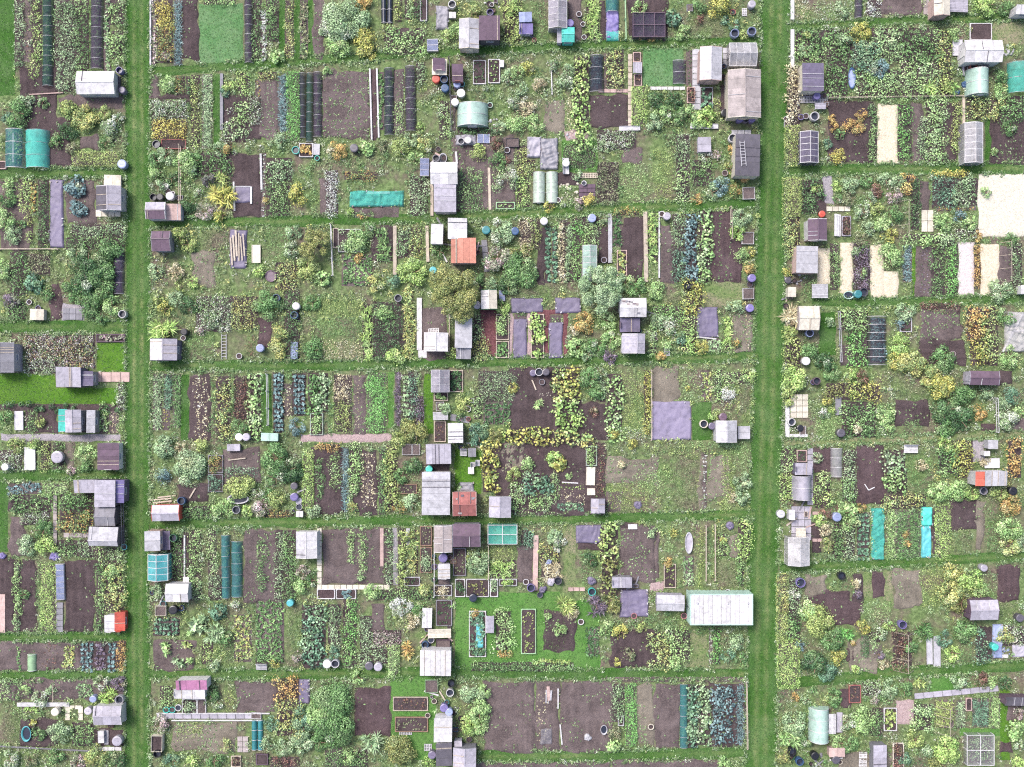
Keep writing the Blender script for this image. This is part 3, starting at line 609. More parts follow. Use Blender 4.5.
def tunnel(x0, y0, x1, y1, col, h=0.55, kind='net', pal=None, hoops=None, noun='netting tunnel', name='netting_tunnel', extra=''):
    axis = 'h' if (x1-x0) >= (y1-y0) else 'v'
    if name == 'polytunnel' and extra.endswith('|v'): axis = 'v'; extra = extra[:-2]
    cx, cy, X, Y, (L, D, rz) = frame_of(x0, y0, x1, y1, axis, h*0.5); o = ob(name, None, None, None, (X, Y, 0), rz+random.uniform(-1, 1)*R(0.6))
    ob('cover', hoop_cover(L, D, h, max(6, int(L/0.22)), 12, 0.10 if kind == 'net' else 0.04, sd()), M(col, kind), o)
    n = hoops or max(2, int(L/0.95)+1)
    for i in range(n):
        x = -L/2+L*(i+0.03)/(n-1+0.06); m = MB(); pts = [(x, -math.cos(t)*D*0.512, math.sin(t)*(h+0.02)+0.0) for t in np.linspace(0, math.pi, 11)]
        m.tube(pts, 0.014 if kind == 'net' else 0.02); m.build('hoop', M('white' if kind != 'net' else 'pgrey', 'metal'), o)
    if kind == 'film':
        for s in (-1, 1):
            pts = [(s*(L/2-0.01), -math.cos(t)*D*0.49, math.sin(t)*h*0.98+0.01) for t in np.linspace(0, math.pi, 13)]
            MB().poly(pts if s < 0 else pts[::-1]).build('end_wall', M(col, kind), o)
        MB().box((-L/2-0.02, 0, h*0.36), (0.03, D*0.3, h*0.7)).build('door', M('white', 'plain'), o)
    reg(o, extra or CC[col][1], noun, 'tunnel', cx, cy)
    if kind == 'net' and not pal and min(x1-x0, y1-y0) >= 8 and h < 1: pal = 'g'
    if pal:
        c = min(x1-x0, y1-y0)*0.3; crop(x0+2, y0+2, x1-2, y1-2, pal, 'r', 0.25)
def cage(x0, y0, x1, y1, col, fr='white', h=1.1, nx=2, ny=2, pal=None, net='thin'):
    cx, cy, X, Y, (L, D, rz) = frame_of(x0, y0, x1, y1, 'h', h); o = ob('netted_cage', None, None, None, (X, Y, 0)); w = 0.05
    fm = M(fr, 'plain')
    for i in range(nx+1):
        for j in range(ny+1):
            if i in (0, nx) or j in (0, ny): MB().box((-L/2+L*i/nx, -D/2+D*j/ny, h/2), (w, w, h)).build('post', fm, o)
    for i in range(nx+1): MB().box((-L/2+L*i/nx, 0, h+0.028), (w, D, 0.05)).build('rail', fm, o)
    for j in range(ny+1): MB().box((0, -D/2+D*j/ny, h+0.080), (L, w, 0.05)).build('rail', fm, o)
    for i in range(nx):
        for j in range(ny):
            a, b_, c, d = -L/2+L*i/nx, -L/2+L*(i+1)/nx, -D/2+D*j/ny, -D/2+D*(j+1)/ny; g = 5
            U, V_ = np.meshgrid(np.linspace(a, b_, g), np.linspace(c, d, g)); e = np.minimum(1, 4*np.minimum(np.minimum(U-a, b_-U)/(b_-a), np.minimum(V_-c, d-V_)/(d-c)))
            Z = h-0.01-0.10*e-0.02*rng.uniform(0, 1, U.shape)*e; ix = np.arange(g*g).reshape(g, g)
            F = np.stack([ix[:-1, :-1], ix[:-1, 1:], ix[1:, 1:], ix[1:, :-1]], 2).reshape(-1, 4)
            ob('net_panel', mesh_np('net_panel', np.stack([U, V_, Z], 2).reshape(-1, 3), F, smooth=True), M(col, net), o)
    for s in (-1, 1):
        MB().box((0, s*(D/2+0.012), h/2), (L, 0.006, h-0.06)).build('side_net', M(col, net), o); MB().box((s*(L/2+0.012), 0, h/2), (0.006, D, h-0.06)).build('side_net', M(col, net), o)
    reg(o, CC[col][1], 'netted cage with '+CC[fr][1]+' frame', 'cage', cx, cy)
    if pal: crop(x0+2, y0+2, x1-2, y1-2, pal, 'd', 0.5)

# ------------------------------------------------------------------ smaller things
def tarp(x0, y0, x1, y1, col, kind='fabric', amp=0.09, extra='', pegs=True, skew=0.0):
    me, loc = sheet(x0, y0, x1, y1, 0.11, 0.17+lift('tarp'), 0.0, 0.07, sd())
    n = len(me.vertices); co = np.empty(n*3, np.float32); me.vertices.foreach_get('co', co); co = co.reshape(-1, 3); s = sd()
    a = rng.uniform(0, 6.28); u = co[:, 0]*math.cos(a)+co[:, 1]*math.sin(a); v = -co[:, 0]*math.sin(a)+co[:, 1]*math.cos(a)
    wr = np.abs(vnoise(u*1.0, v*0.35, 0.32, s)-0.5)*2*0.6+np.abs(vnoise(u*0.4, v, 0.38, s+1)-0.5)*2*0.5+0.3*vnoise(co[:, 0], co[:, 1], 0.12, s+2)
    co[:, 2] = np.where(co[:, 2] > 0.01, co[:, 2]+amp*wr, 0.01); co[:, 0] += skew*co[:, 1]
    me.vertices.foreach_set('co', co.ravel()); me.update()
    o = ob('ground_sheet', me, M(col, kind), None, loc); mark(x0, y0, x1, y1)
    if pegs:
        w, d = (x1-x0)*PX/2, (y1-y0)*PX/2
        for i in range(int((w+d)*1.2)+3):
            t = random.uniform(0, 4); sx, sy = ((t*2-1, -1), (1, t*2-3), (t*2-5, 1), (-1, t*2-7))[int(t)]
            MB().box((sx*w*0.93+skew*sy*d, sy*d*0.93, 0.28), (0.2, 0.11, 0.08), (0, 0, random.uniform(0, 3))).build('weight_stone', M(random.choice(['pgrey', 'tan', 'grey']), 'stone'), o)
    reg(o, extra or CC[col][1]+' wrinkled', 'ground sheet', 'sheet', (x0+x1)/2, (y0+y1)/2)
def barrel(px, py, r, col, h=None, open_=None, name='water_barrel', noun='barrel'):
    rm = r*PX; h = h or (0.9 if r >= 3.5 else 0.4); x, y = P(px, py, h); open_ = random.random() < 0.4 if open_ is None else open_
    if r < 3.3: name, noun = 'plant_pot', 'pot'
    o = ob(name, None, None, None, (x, y, 0)); m = M(col, 'plastic'); mark(px-r, py-r, px+r, py+r)
    if noun == 'pot': prof = [(rm*0.7, 0), (rm*0.95, h*0.9), (rm, h*0.9), (rm, h), (rm*0.85, h), (rm*0.8, h*0.7)]
    elif open_: prof = [(rm*0.86, 0), (rm*0.97, h*0.3), (rm, h*0.62), (rm*0.93, h*0.95), (rm*0.95, h), (rm*0.84, h), (rm*0.82, h*0.55)]
    else: prof = [(rm*0.86, 0), (rm*0.97, h*0.3), (rm, h*0.62), (rm*0.93, h*0.97), (rm*0.80, h)]
    MB().lathe(prof, 16).build('body', m, o, smooth=False)
    if noun == 'pot': MB().lathe([(rm*0.80, h*0.72), (rm*0.4, h*0.76)], 10).build('soil', soil_mat('d'), o)
    elif open_: MB().lathe([(rm*0.82, h*0.56), (rm*0.3, h*0.565)], 12).build('water', M('navy', 'plastic'), o); 
    else:
        MB().lathe([(rm*0.98, h), (rm*0.98, h+0.05), (rm*0.75, h+0.08)], 16).build('lid', m, o); MB().box((0, 0, h+0.10), (rm*0.7, 0.05, 0.04)).build('handle', m, o)
    reg(o, CC[col][1], noun, 'barrel' if noun == 'barrel' else 'pot', px, py)
def tub(px, py, rx, ry, col, h=0.4, fill='navy', noun='oval tub', name='tub'):
    x, y = P(px, py, h); o = ob(name, None, None, None, (x, y, 0)); a, b = rx*PX, ry*PX; mark(px-rx, py-ry, px+rx, py+ry)
    MB().lathe([(0.75, 0), (0.95, h*0.8), (1.0, h), (0.88, h+0.01), (0.80, h*0.5)], 20, a, b).build('shell', M(col, 'plastic'), o, smooth=True)
    MB().lathe([(0.80, h*0.5), (0.3, h*0.51)], 18, a, b).build('water', M(fill, 'plastic'), o)
    reg(o, CC[col][1], noun, 'tub', px, py)
def raised(x0, y0, x1, y1, board='pwood', pal='-', sty='d', soilk='d', h=0.25):
    cx, cy, X, Y, (L, D, rz) = frame_of(x0, y0, x1, y1, 'h', h); o = ob('raised_bed', None, None, None, (X, Y, 0)); t = 0.07
    for s in (-1, 1): MB().box((0, s*(D/2-t/2), h/2), (L, t, h)).build('board', M(board, 'wood'), o); MB().box((s*(L/2-t/2), 0, h/2+0.004), (t, D-2*t-0.004, h)).build('board', M(board, 'wood'), o)
    for sx in (-1, 1):
        for sy in (-1, 1): MB().box((sx*(L/2-t-0.035), sy*(D/2-t-0.035), h/2+0.02), (0.06, 0.06, h+0.04)).build('corner_post', M(board, 'wood'), o)
    g = 8; U, V_ = np.meshgrid(np.linspace(-L/2+t, L/2-t, g), np.linspace(-D/2+t, D/2-t, g)); Z = h-0.09+rng.uniform(0, 0.05, U.shape); ix = np.arange(g*g).reshape(g, g)
    ob('soil', mesh_np('soil', np.stack([U, V_, Z], 2).reshape(-1, 3), np.stack([ix[:-1, :-1], ix[:-1, 1:], ix[1:, 1:], ix[1:, :-1]], 2).reshape(-1, 4), smooth=True), soil_mat(soilk), o)
    if pal != '-':
        sp, r, hh, Lf, Wd, n, typ, word = STY[sty]; r = min(r, min(L, D)/2.2); k = max(2, int(L*D/sp/sp*1.2)); X2 = rng.uniform(-L/2+0.2, L/2-0.2, k); Y2 = rng.uniform(-D/2+0.2, D/2-0.2, k)
        ob('foliage', leaf_mesh('foliage', [foliage(X2, Y2, np.full(k, h-0.05), r, hh, Lf, Wd, n, typ, pick(pal, k), pal)]), leaf_mat(), o)
    reg(o, CC[board][1]+'-edged' if 'wooden' not in CC[board][1] else CC[board][1], 'raised bed of '+('bare soil' if pal == '-' else PAL[pal][0]+' plants'), 'raised bed', cx, cy)
def plank(x0, y0, x1, y1, w, col='pwood', z=0.10, name='edging_board', noun='edging board'):
    ax, ay = P(x0, y0); bx, by = P(x1, y1); L = math.hypot(bx-ax, by-ay); a = math.atan2(by-ay, bx-ax)
    o = ob(name, MB().box((0, 0, (z+0.12+lift('plank'))/2), (L, w*PX, z+0.12+lift('plank'))).mesh(name), M(col, 'wood'), None, ((ax+bx)/2, (ay+by)/2, 0), a)
    reg(o, CC[col][1], noun, 'board', (x0+x1)/2, (y0+y1)/2)
    for t in np.linspace(0, 1, max(2, int(L/0.3))): mark(x0+(x1-x0)*t-w/2, y0+(y1-y0)*t-w/2, x0+(x1-x0)*t+w/2, y0+(y1-y0)*t+w/2)
def slabs(x0, y0, x1, y1, w, col='pgrey', gap=0.05, size=0.62, wood=False):
    """a path of single slabs (or duck boards) from one point to the other"""
    ax, ay = P(x0, y0); bx, by = P(x1, y1); L = math.hypot(bx-ax, by-ay); a = math.atan2(by-ay, bx-ax); n = max(1, round(L/size)); rows = max(1, round(w*PX/0.7)) if not wood else 1
    o = ob('slab_path' if not wood else 'boardwalk', None, None, None, ((ax+bx)/2, (ay+by)/2, 0), a); sl = L/n-gap; sw = w*PX/rows-gap
    me = MB().box((0, 0, 0.05), (sl, sw, 0.12)).mesh('slab')
    for i in range(n):
        for j in range(rows):
            c = ob('slab' if not wood else 'plank', me, M(col, 'stone' if not wood else 'wood'), o, (-L/2+L*(i+0.5)/n, (j-(rows-1)/2)*(w*PX/rows), 0.022+random.uniform(0, 0.012)), random.uniform(-1, 1)*R(1.5))
    for t in np.linspace(0, 1, n*3+2): mark(x0+(x1-x0)*t-w/2, y0+(y1-y0)*t-w/2, x0+(x1-x0)*t+w/2, y0+(y1-y0)*t+w/2)
    reg(o, CC[col][1], 'slab path' if not wood else 'boardwalk', 'path', (x0+x1)/2, (y0+y1)/2, 'structure')
def fence(x0, y0, x1, y1, h=0.9, col='pwood', rail=True):
    ax, ay = P(x0, y0); bx, by = P(x1, y1); L = math.hypot(bx-ax, by-ay); a = math.atan2(by-ay, bx-ax); n = max(1, round(L/1.8)); o = ob('fence', None, None, None, ((ax+bx)/2, (ay+by)/2, 0), a)
    pm = MB().box((0, 0, h/2), (0.08, 0.08, h)).mesh('post')
    for i in range(n+1): ob('post', pm, M(col, 'wood'), o, (-L/2+L*i/n, 0, 0))
    for z in (0.35*h, 0.93*h): MB().box((0, 0.06, z), (L, 0.045, 0.09 if rail else 0.03)).build('rail', M(col, 'wood'), o)
    reg(o, CC[col][1], 'low post-and-rail fence', 'fence', (x0+x1)/2, (y0+y1)/2)
def box(x0, y0, x1, y1, col, kind, h=None):
    h = h or {'table': 0.75, 'bench': 0.45, 'coldframe': 0.4, 'crate': 0.35, 'bin': 0.9, 'panel': 0.08, 'cabinet': 1.3, 'pallet': 0.15, 'steps': 0.5}[kind]
    cx, cy, X, Y, (L, D, rz) = frame_of(x0, y0, x1, y1, 'h' if (x1-x0) >= (y1-y0) else 'v', h); rz += random.uniform(-1, 1)*R(2); wd = M(col, 'wood')
    nm, noun, cat = {'table': ('garden_table', 'slatted garden table', 'table'), 'bench': ('garden_bench', 'garden bench', 'bench'), 'coldframe': ('cold_frame', 'glazed cold frame', 'cold frame'), 'crate': ('crate', 'open crate', 'crate'), 'bin': ('compost_bin', 'slatted compost bin', 'compost bin'),
                     'panel': ('corrugated_sheet', 'flat sheet lying down', 'sheet'), 'cabinet': ('storage_box', 'lidded storage box', 'storage box'), 'pallet': ('pallet', 'slatted pallet', 'pallet'), 'steps': ('plant_staging', 'stepped plant staging', 'staging')}[kind]  # panel kind is a plain flat board on battens
    o = ob(nm, None, None, None, (X, Y, 0), rz)
    if kind in ('table', 'bench'):
        n = max(3, round(D/0.14))
        for i in range(n): MB().box((0, -D/2+D*(i+.5)/n, h-0.02), (L, D/n-0.015, 0.035)).build('slat', wd, o)
        for sx in (-1, 1):
            for sy in (-1, 1): MB().box((sx*(L/2-.08), sy*(D/2-.06), (h-0.04)/2), (0.06, 0.06, h-0.04)).build('leg', wd, o)
        if kind == 'bench': MB().box((0, D/2+0.02, h+0.25), (L, 0.03, 0.4)).build('backrest', wd, o)
    elif kind == 'coldframe':
        for s in (-1, 1): MB().box((0, s*(D/2-.03), h/2), (L, 0.06, h)).build('side_board', wd, o); MB().box((s*(L/2-.03), 0, h/2-.003), (0.06, D-.124, h)).build('side_board', wd, o)
        n = max(2, round(L/0.6))
        for i in range(n+1): MB().box((-L/2+.03+(L-.06)*i/n, 0, h+.025), (0.05, D, 0.05)).build('lid_bar', wd, o)
        for i in range(n): MB().box((-L/2+.03+(L-.06)*(i+.5)/n, 0, h+.02), ((L-.06)/n-.06, D-.02, 0.01)).build('pane', M('lblue', 'glass'), o)
    elif kind in ('crate', 'bin'):
        k = max(2, round(h/0.16))
        for s in (-1, 1):
            for i in range(k): MB().box((0, s*(D/2-.02), h*(i+.5)/k), (L, 0.03, h/k-.03)).build('slat', wd, o); MB().box((s*(L/2-.02), 0, h*(i+.5)/k), (0.03, D-.07, h/k-.03)).build('slat', wd, o)
        m = MB(); g = 7; U, V_ = np.meshgrid(np.linspace(-L/2+.05, L/2-.05, g), np.linspace(-D/2+.05, D/2-.05, g)); Z = h*0.75+rng.uniform(-.06, .06, U.shape); ix = np.arange(g*g).reshape(g, g)
        ob('compost', mesh_np('compost', np.stack([U, V_, Z], 2).reshape(-1, 3), np.stack([ix[:-1, :-1], ix[:-1, 1:], ix[1:, 1:], ix[1:, :-1]], 2).reshape(-1, 4)), soil_mat('d' if kind == 'bin' else 'm'), o)
    elif kind == 'panel':
        MB().box((0, 0, 0.21), (L, D, 0.03)).build('sheet', M(col, 'plain'), o)
        for s in (-1, 1): MB().box((0, s*(D/2-.03), 0.25), (L, 0.05, 0.04)).build('batten', wd, o); MB().box((s*L*0.35, 0, 0.095), (0.08, D*0.8, 0.19)).build('batten', wd, o)
    elif kind == 'cabinet':
        MB().box((0, 0, h/2-.02), (L-.08, D-.08, h-.04)).build('body', wd, o)
        for i in range(2): MB().box(((i-.5)*L/2, 0, h+.01), (L/2-.012, D, 0.05), (0, 0, 0)).build('lid', M(col, 'felt'), o)
        MB().box((0, -(D/2-.01), h*0.5), (0.05, 0.05, 0.16)).build('latch', M('dgrey', 'metal'), o)
    elif kind == 'pallet':
        n = max(4, round(L/0.16))
        for i in range(n): MB().box((-L/2+L*(i+.5)/n, 0, h-.015), (L/n*0.62, D, 0.03)).build('slat', wd, o)
        for s in (-1, 0, 1): MB().box((0, s*(D/2-.06), (h-.035)/2), (L, 0.08, h-.035)).build('bearer', wd, o)
    elif kind == 'steps':
        for i in range(3): MB().box((0, -D/2+D*(i+.5)/3, 0.15+h*i/2.2), (L, D/3-.03, 0.04)).build('shelf', wd, o)
        for s in (-1, 1):
            for i in range(3): MB().box((s*(L/2-.05), -D/2+D*(i+.5)/3, (0.13+h*i/2.2)/2), (0.05, 0.05, 0.13+h*i/2.2)).build('leg', wd, o)
    reg(o, CC[col][1], noun, cat, cx, cy)
def ladder(x0, y0, x1, y1, z=0.12, col='pgrey', z2=None):
    ax, ay = P(x0, y0, z); bx, by = P(x1, y1, z); L = math.hypot(bx-ax, by-ay); a = math.atan2(by-ay, bx-ax); o = ob('ladder', None, None, None, ((ax+bx)/2, (ay+by)/2, z), a)
    for s in (-1, 1): MB().box((0, s*0.22, 0), (L, 0.06, 0.05)).build('rail', M(col, 'metal'), o)
    for i in range(int(L/0.3)): MB().box((-L/2+0.15+i*0.3, 0, 0), (0.04, 0.40, 0.035)).build('rung', M(col, 'metal'), o)
    reg(o, CC[col][1], 'ladder lying flat', 'ladder', (x0+x1)/2, (y0+y1)/2); return o
def sack(px, py, r, col):
    x, y = P(px, py, .3); n = 12; b = MB(); rm = r*PX; k = [random.uniform(0.75, 1.15) for _ in range(n)]
    for ri, z in ((1, 0.0), (1.08, 0.12), (0.95, 0.27), (0.55, 0.36), (0.15, 0.33)):
        for i in range(n): a = 6.283*i/n; q = rm*ri*(1+(k[i]-1)*ri); b.v.append((q*math.cos(a), q*0.8*math.sin(a), z*random.uniform(0.9, 1.1)))
    for j in range(4):
        for i in range(n): i2 = (i+1) % n; b.f.append((j*n+i, j*n+i2, (j+1)*n+i2, (j+1)*n+i))
    b.f.append(tuple(4*n+i for i in range(n)))
    o = ob('sack', b.mesh('sack'), M(col, 'fabric'), None, (x, y, 0), random.uniform(0, 3)); m = MB().lathe([(rm*.12, 0.31), (rm*.18, 0.36), (rm*.1, 0.42)], 8).build('neck', M(col, 'fabric'), o)
    reg(o, CC[col][1], 'crumpled sack', 'sack', px, py); mark(px-r, py-r, px+r, py+r)
def stones(x0, y0, x1, y1, col='pgrey', n=14, s=0.28, noun='stone', cat='stone'):
    for i in range(n):
        px, py = random.uniform(x0, x1), random.uniform(y0, y1); x, y = P(px, py); q = s*random.uniform(0.6, 1.3); b = MB(); k = 8
        for ri, z in ((1, 0), (1.05, .3), (.8, .62), (.35, .8)):
            for j in range(k): a = 6.283*j/k; u = q/2*ri*random.uniform(.8, 1.15); b.v.append((u*math.cos(a), u*math.sin(a)*.8, z*q*.7))
        for j in range(3):
            for i2 in range(k): b.f.append((j*k+i2, j*k+(i2+1) % k, (j+1)*k+(i2+1) % k, (j+1)*k+i2))
        b.f.append(tuple(3*k+j for j in range(k)))
        o = ob('stone', b.mesh('stone'), M(col, 'stone'), None, (x, y, 0), random.uniform(0, 3)); reg(o, CC[col][1], noun, cat, px, py, None, 'loose stones and clutter')
def timbers(x0, y0, x1, y1, n, col='pwood', noun='loose plank', zb=0.36):
    """planks thrown down roughly along the long side, each one a thing"""
    ver = (y1-y0) > (x1-x0)
    for i in range(n):
        px = random.uniform(x0, x1); py = random.uniform(y0, y1)
        if ver: py = (y0+y1)/2+random.uniform(-.15, .15)*(y1-y0); px = x0+(x1-x0)*(i+.5)/n
        else: px = (x0+x1)/2+random.uniform(-.15, .15)*(x1-x0); py = y0+(y1-y0)*(i+.5)/n
        L = max(y1-y0, x1-x0)*PX*random.uniform(.6, .95); X, Y = P(px, py); a = (math.pi/2 if ver else 0)+random.uniform(-.12, .12)
        o = ob('loose_plank', MB().box((0, 0, (zb if y0 < 300 else 0.12)+0.04*(i % 3)+0.02), (L, random.uniform(.09, .2), 0.035)).mesh('plank'), M(col, 'wood'), None, (X, Y, 0), a); reg(o, CC[col][1], noun, 'plank', px, py)
def frame_canes(x0, y0, x1, y1, n=4, h=1.5, col='pwood'):
    ver = (y1-y0) > (x1-x0); o = ob('cane_frame', None, None, None, (*P((x0+x1)/2, (y0+y1)/2), 0)); cx, cy = P((x0+x1)/2, (y0+y1)/2); top = []
    for i in range(n):
        t = i/(n-1) if n > 1 else .5
        if ver: A = (x0, y0+(y1-y0)*t); B_ = (x1, y0+(y1-y0)*t)
        else: A = (x0+(x1-x0)*t, y0); B_ = (x0+(x1-x0)*t, y1)
        a, b = P(*A), P(*B_); m = ((a[0]+b[0])/2-cx, (a[1]+b[1])/2-cy, h); top.append(m)
        for q in (a, b): MB().bar((q[0]-cx, q[1]-cy, 0), (m[0], m[1], m[2]+.1), 0.03).build('cane', M(col, 'wood'), o)
    MB().bar(top[0], top[-1], 0.035).build('ridge_cane', M(col, 'wood'), o); reg(o, CC[col][1], 'cane frame', 'cane frame', (x0+x1)/2, (y0+y1)/2)
def container(x0, y0, x1, y1):
    h = 2.55; cx, cy, X, Y, (L, D, rz) = frame_of(x0, y0, x1, y1, 'h', h); o = ob('shipping_container', None, None, None, (X, Y, 0))
    n = 30
    for s in (-1, 1):
        b = MB()
        for i in range(n): x = -L/2+L*(i+.5)/n; b.box((x, s*(D/2-.05-(.035 if i % 2 else 0)), h/2), (L/n, 0.03, h-.1))
        b.build('wall', M('mint', 'plain'), o)
    MB().box((L/2-.03, 0, h/2), (.04, D-.1, h-.1)).build('end_wall', M('mint', 'plain'), o)
    k = 14
    for i in range(k): MB().box((-L/2+L*(i+.5)/k, 0, h-.005+(.012 if i % 2 else 0)), (L/k-.02, D-.12, .04)).build('roof_panel', M('white', 'metal'), o)
    fr = MB()
    for s in (-1, 1): fr.box((0, s*(D/2-.04), h+.0), (L, .10, .10)); fr.box((s*(L/2-.05), 0, h+.003), (.10, D-.18, .09))
    for sx in (-1, 1):
        for sy in (-1, 1): fr.box((sx*(L/2-.06), sy*(D/2-.06), h/2), (.13, .13, h+.12))
    fr.build('corner_frame', M('mint', 'plain'), o)
    for s in (-1, 1):
        d = MB().box((-L/2+.03, s*D/4, h/2), (.05, D/2-.1, h-.15)).build('door', M('mint', 'plain'), o); MB().box((-L/2-.01, s*.18, h/2), (.04, .04, h*.9)).build('lock_bar', M('pgrey', 'metal'), d)
    for u in (-.38, .1, .42): MB().lathe([(.10, h+.02), (.10, h+.12), (.05, h+.15)], 10, c=(L*u, D*.2)).build('vent', M('pgrey', 'metal'), o)
    reg(o, 'large white-roofed mint', 'shipping container', 'container', cx, cy)
# ------------------------------------------------------------------ the plots, by their landmarks
PLOTS += [(0, 0, 126, 92, 'beside the top left white greenhouse'), (0, 92, 126, 172, 'around the teal net tunnels, upper left'), (0, 172, 126, 246, 'around the long purple strip, far left'), (0, 246, 126, 326, 'above the left lawn'),
 (0, 326, 130, 404, 'beside the left lawn'), (0, 404, 130, 474, 'just below the left lawn'), (0, 474, 130, 556, 'beside the stepped grey sheds'), (0, 556, 130, 636, 'above the red-sided box, lower left'), (0, 636, 130, 676, 'below the red-sided box, lower left'), (0, 676, 130, 767, 'in the bottom left corner'),
 (146, 0, 440, 62, 'in the top strip, left of centre'), (146, 62, 448, 150, 'around the black net tunnels, centre left'), (146, 150, 430, 220, 'around the long turquoise net bed'), (430, 150, 448, 220, 'beside the central white shed'), (146, 220, 446, 298, 'around the plank pile, centre left'), (146, 298, 449, 366, 'around the metal ladder, centre left'),
 (146, 366, 446, 442, 'around the onion bed, centre left'), (146, 442, 451, 522, 'left of the biggest white roof'), (146, 522, 453, 600, 'around the teal glasshouse, centre left'), (146, 600, 453, 674, 'left of the lower central sheds'), (146, 674, 310, 767, 'around the magenta-topped shed'), (310, 674, 446, 767, 'around the brown soil square, bottom'),
 (440, 0, 775, 46, 'in the top strip, right of centre'), (448, 46, 586, 133, 'around the mint polytunnel, top centre'), (586, 46, 770, 133, 'beside the big tan-roofed shed'), (448, 133, 598, 212, 'around the twin pale tunnels'), (598, 133, 768, 210, 'beside the shed with roof ladder'),
 (446, 210, 598, 290, 'right of the orange-roofed shed'), (449, 290, 598, 364, 'around the bark-path raised beds'), (598, 208, 764, 283, 'above the debris-topped white shed'), (598, 283, 764, 364, 'beside the debris-topped white shed'), (446, 364, 600, 445, 'around the central dark soil'), (600, 364, 760, 444, 'around the square lilac sheet'),
 (451, 444, 604, 522, 'beside the brick-red shed'), (604, 444, 760, 522, 'in the weedy brown plot'), (453, 522, 600, 592, 'beside the turquoise netted cage'), (600, 522, 758, 592, 'above the shipping container'), (453, 592, 600, 674, 'in the lower central lawn'), (600, 592, 758, 674, 'beside the shipping container'), (446, 674, 600, 767, 'in the big brown field, bottom'), (600, 674, 758, 767, 'in the striped plot, bottom'),
 (776, 0, 1024, 24, 'along the top right edge'), (776, 24, 962, 100, 'beside the purple shed, top right'), (962, 24, 1024, 110, 'around the white shed, top right'), (776, 100, 1024, 170, 'among the straw strips, upper right'), (776, 170, 1024, 241, 'left of the pale sandy plot'), (776, 241, 1024, 302, 'below the pale sandy plot'), (776, 302, 1024, 368, 'around the white net heap, right'),
 (776, 368, 1024, 441, 'beside the plum shed, far right'), (776, 441, 1024, 505, 'around the orange-ended shed, right'), (776, 505, 1024, 563, 'around the turquoise nets, right'), (776, 563, 1024, 622, 'above the long hedge, lower right'), (776, 622, 1024, 677, 'around the long hedge, lower right'), (776, 677, 1024, 767, 'in the bottom right corner')]
# ------------------------------------------------------------------ ground and grass paths
gm = MB(); gm.poly([(-700, -700, 0), (700, -700, 0), (700, 700, 0), (-700, 700, 0)])
g_ = gm.build('ground', ground_mat()); g_['label'] = 'weedy brown and green ground under all the plots'; g_['category'] = 'ground'; g_['kind'] = 'structure'; g_.location.z = -0.004
path('grass_path', [(138, -12), (138, 200), (138, 400), (137, 600), (138, 780)], 25, 'wide mown grass path running down the left side')
path('grass_path', [(776, -12), (773, 130), (770, 280), (768, 400), (763, 560), (760, 780)], [30, 28, 30, 32, 30, 32], 'wide mown grass path running down the right side')
for pts, w, lb in [([(150, 72), (290, 62), (440, 52), (600, 45), (762, 40)], 9, 'grass path across the centre below the top strip'), ([(150, 223), (300, 221), (450, 217), (600, 209), (760, 203)], 10, 'grass path across the centre below the turquoise net bed'),
    ([(150, 365), (300, 366), (450, 362), (600, 360), (758, 356)], 10, 'grass path across the centre below the bark-path raised beds'), ([(150, 523), (300, 522), (450, 520), (600, 518), (755, 514)], 10, 'grass path across the centre below the brick-red shed'),
    ([(150, 673), (300, 674), (450, 672), (600, 674), (748, 674)], 11, 'grass path across the centre below the shipping container'), ([(476, 756), (600, 756), (748, 752)], 11, 'grass path below the big brown field at the bottom'),
    ([(-12, 173), (127, 173)], 10, 'grass path on the left below the teal net tunnels'), ([(-12, 327), (127, 326)], 13, 'grass path on the left above the lawn'), ([(-12, 476), (126, 474)], 10, 'grass path on the left above the stepped grey sheds'), ([(-12, 637), (127, 636)], 9, 'grass path on the left below the red-sided box'), ([(-12, 676), (127, 674)], 9, 'lowest grass path on the left'),
    ([(786, 27), (900, 21), (1036, 16)], 8, 'topmost grass path on the right'), ([(786, 170), (1036, 168)], 11, 'grass path on the right above the pale sandy plot'), ([(812, 302), (900, 302), (1036, 298)], 9, 'grass path on the right above the white net heap'),
    ([(786, 443), (850, 441), (1036, 433)], 7, 'worn grass path on the right below the plum shed'), ([(780, 568), (900, 562), (1036, 555)], 10, 'grass path on the right below the turquoise nets'), ([(778, 684), (880, 674), (1036, 664)], 11, 'lowest grass path on the right')]:
    path('grass_path', pts, w, lb, 'p' if 'worn' not in lb else 'w')
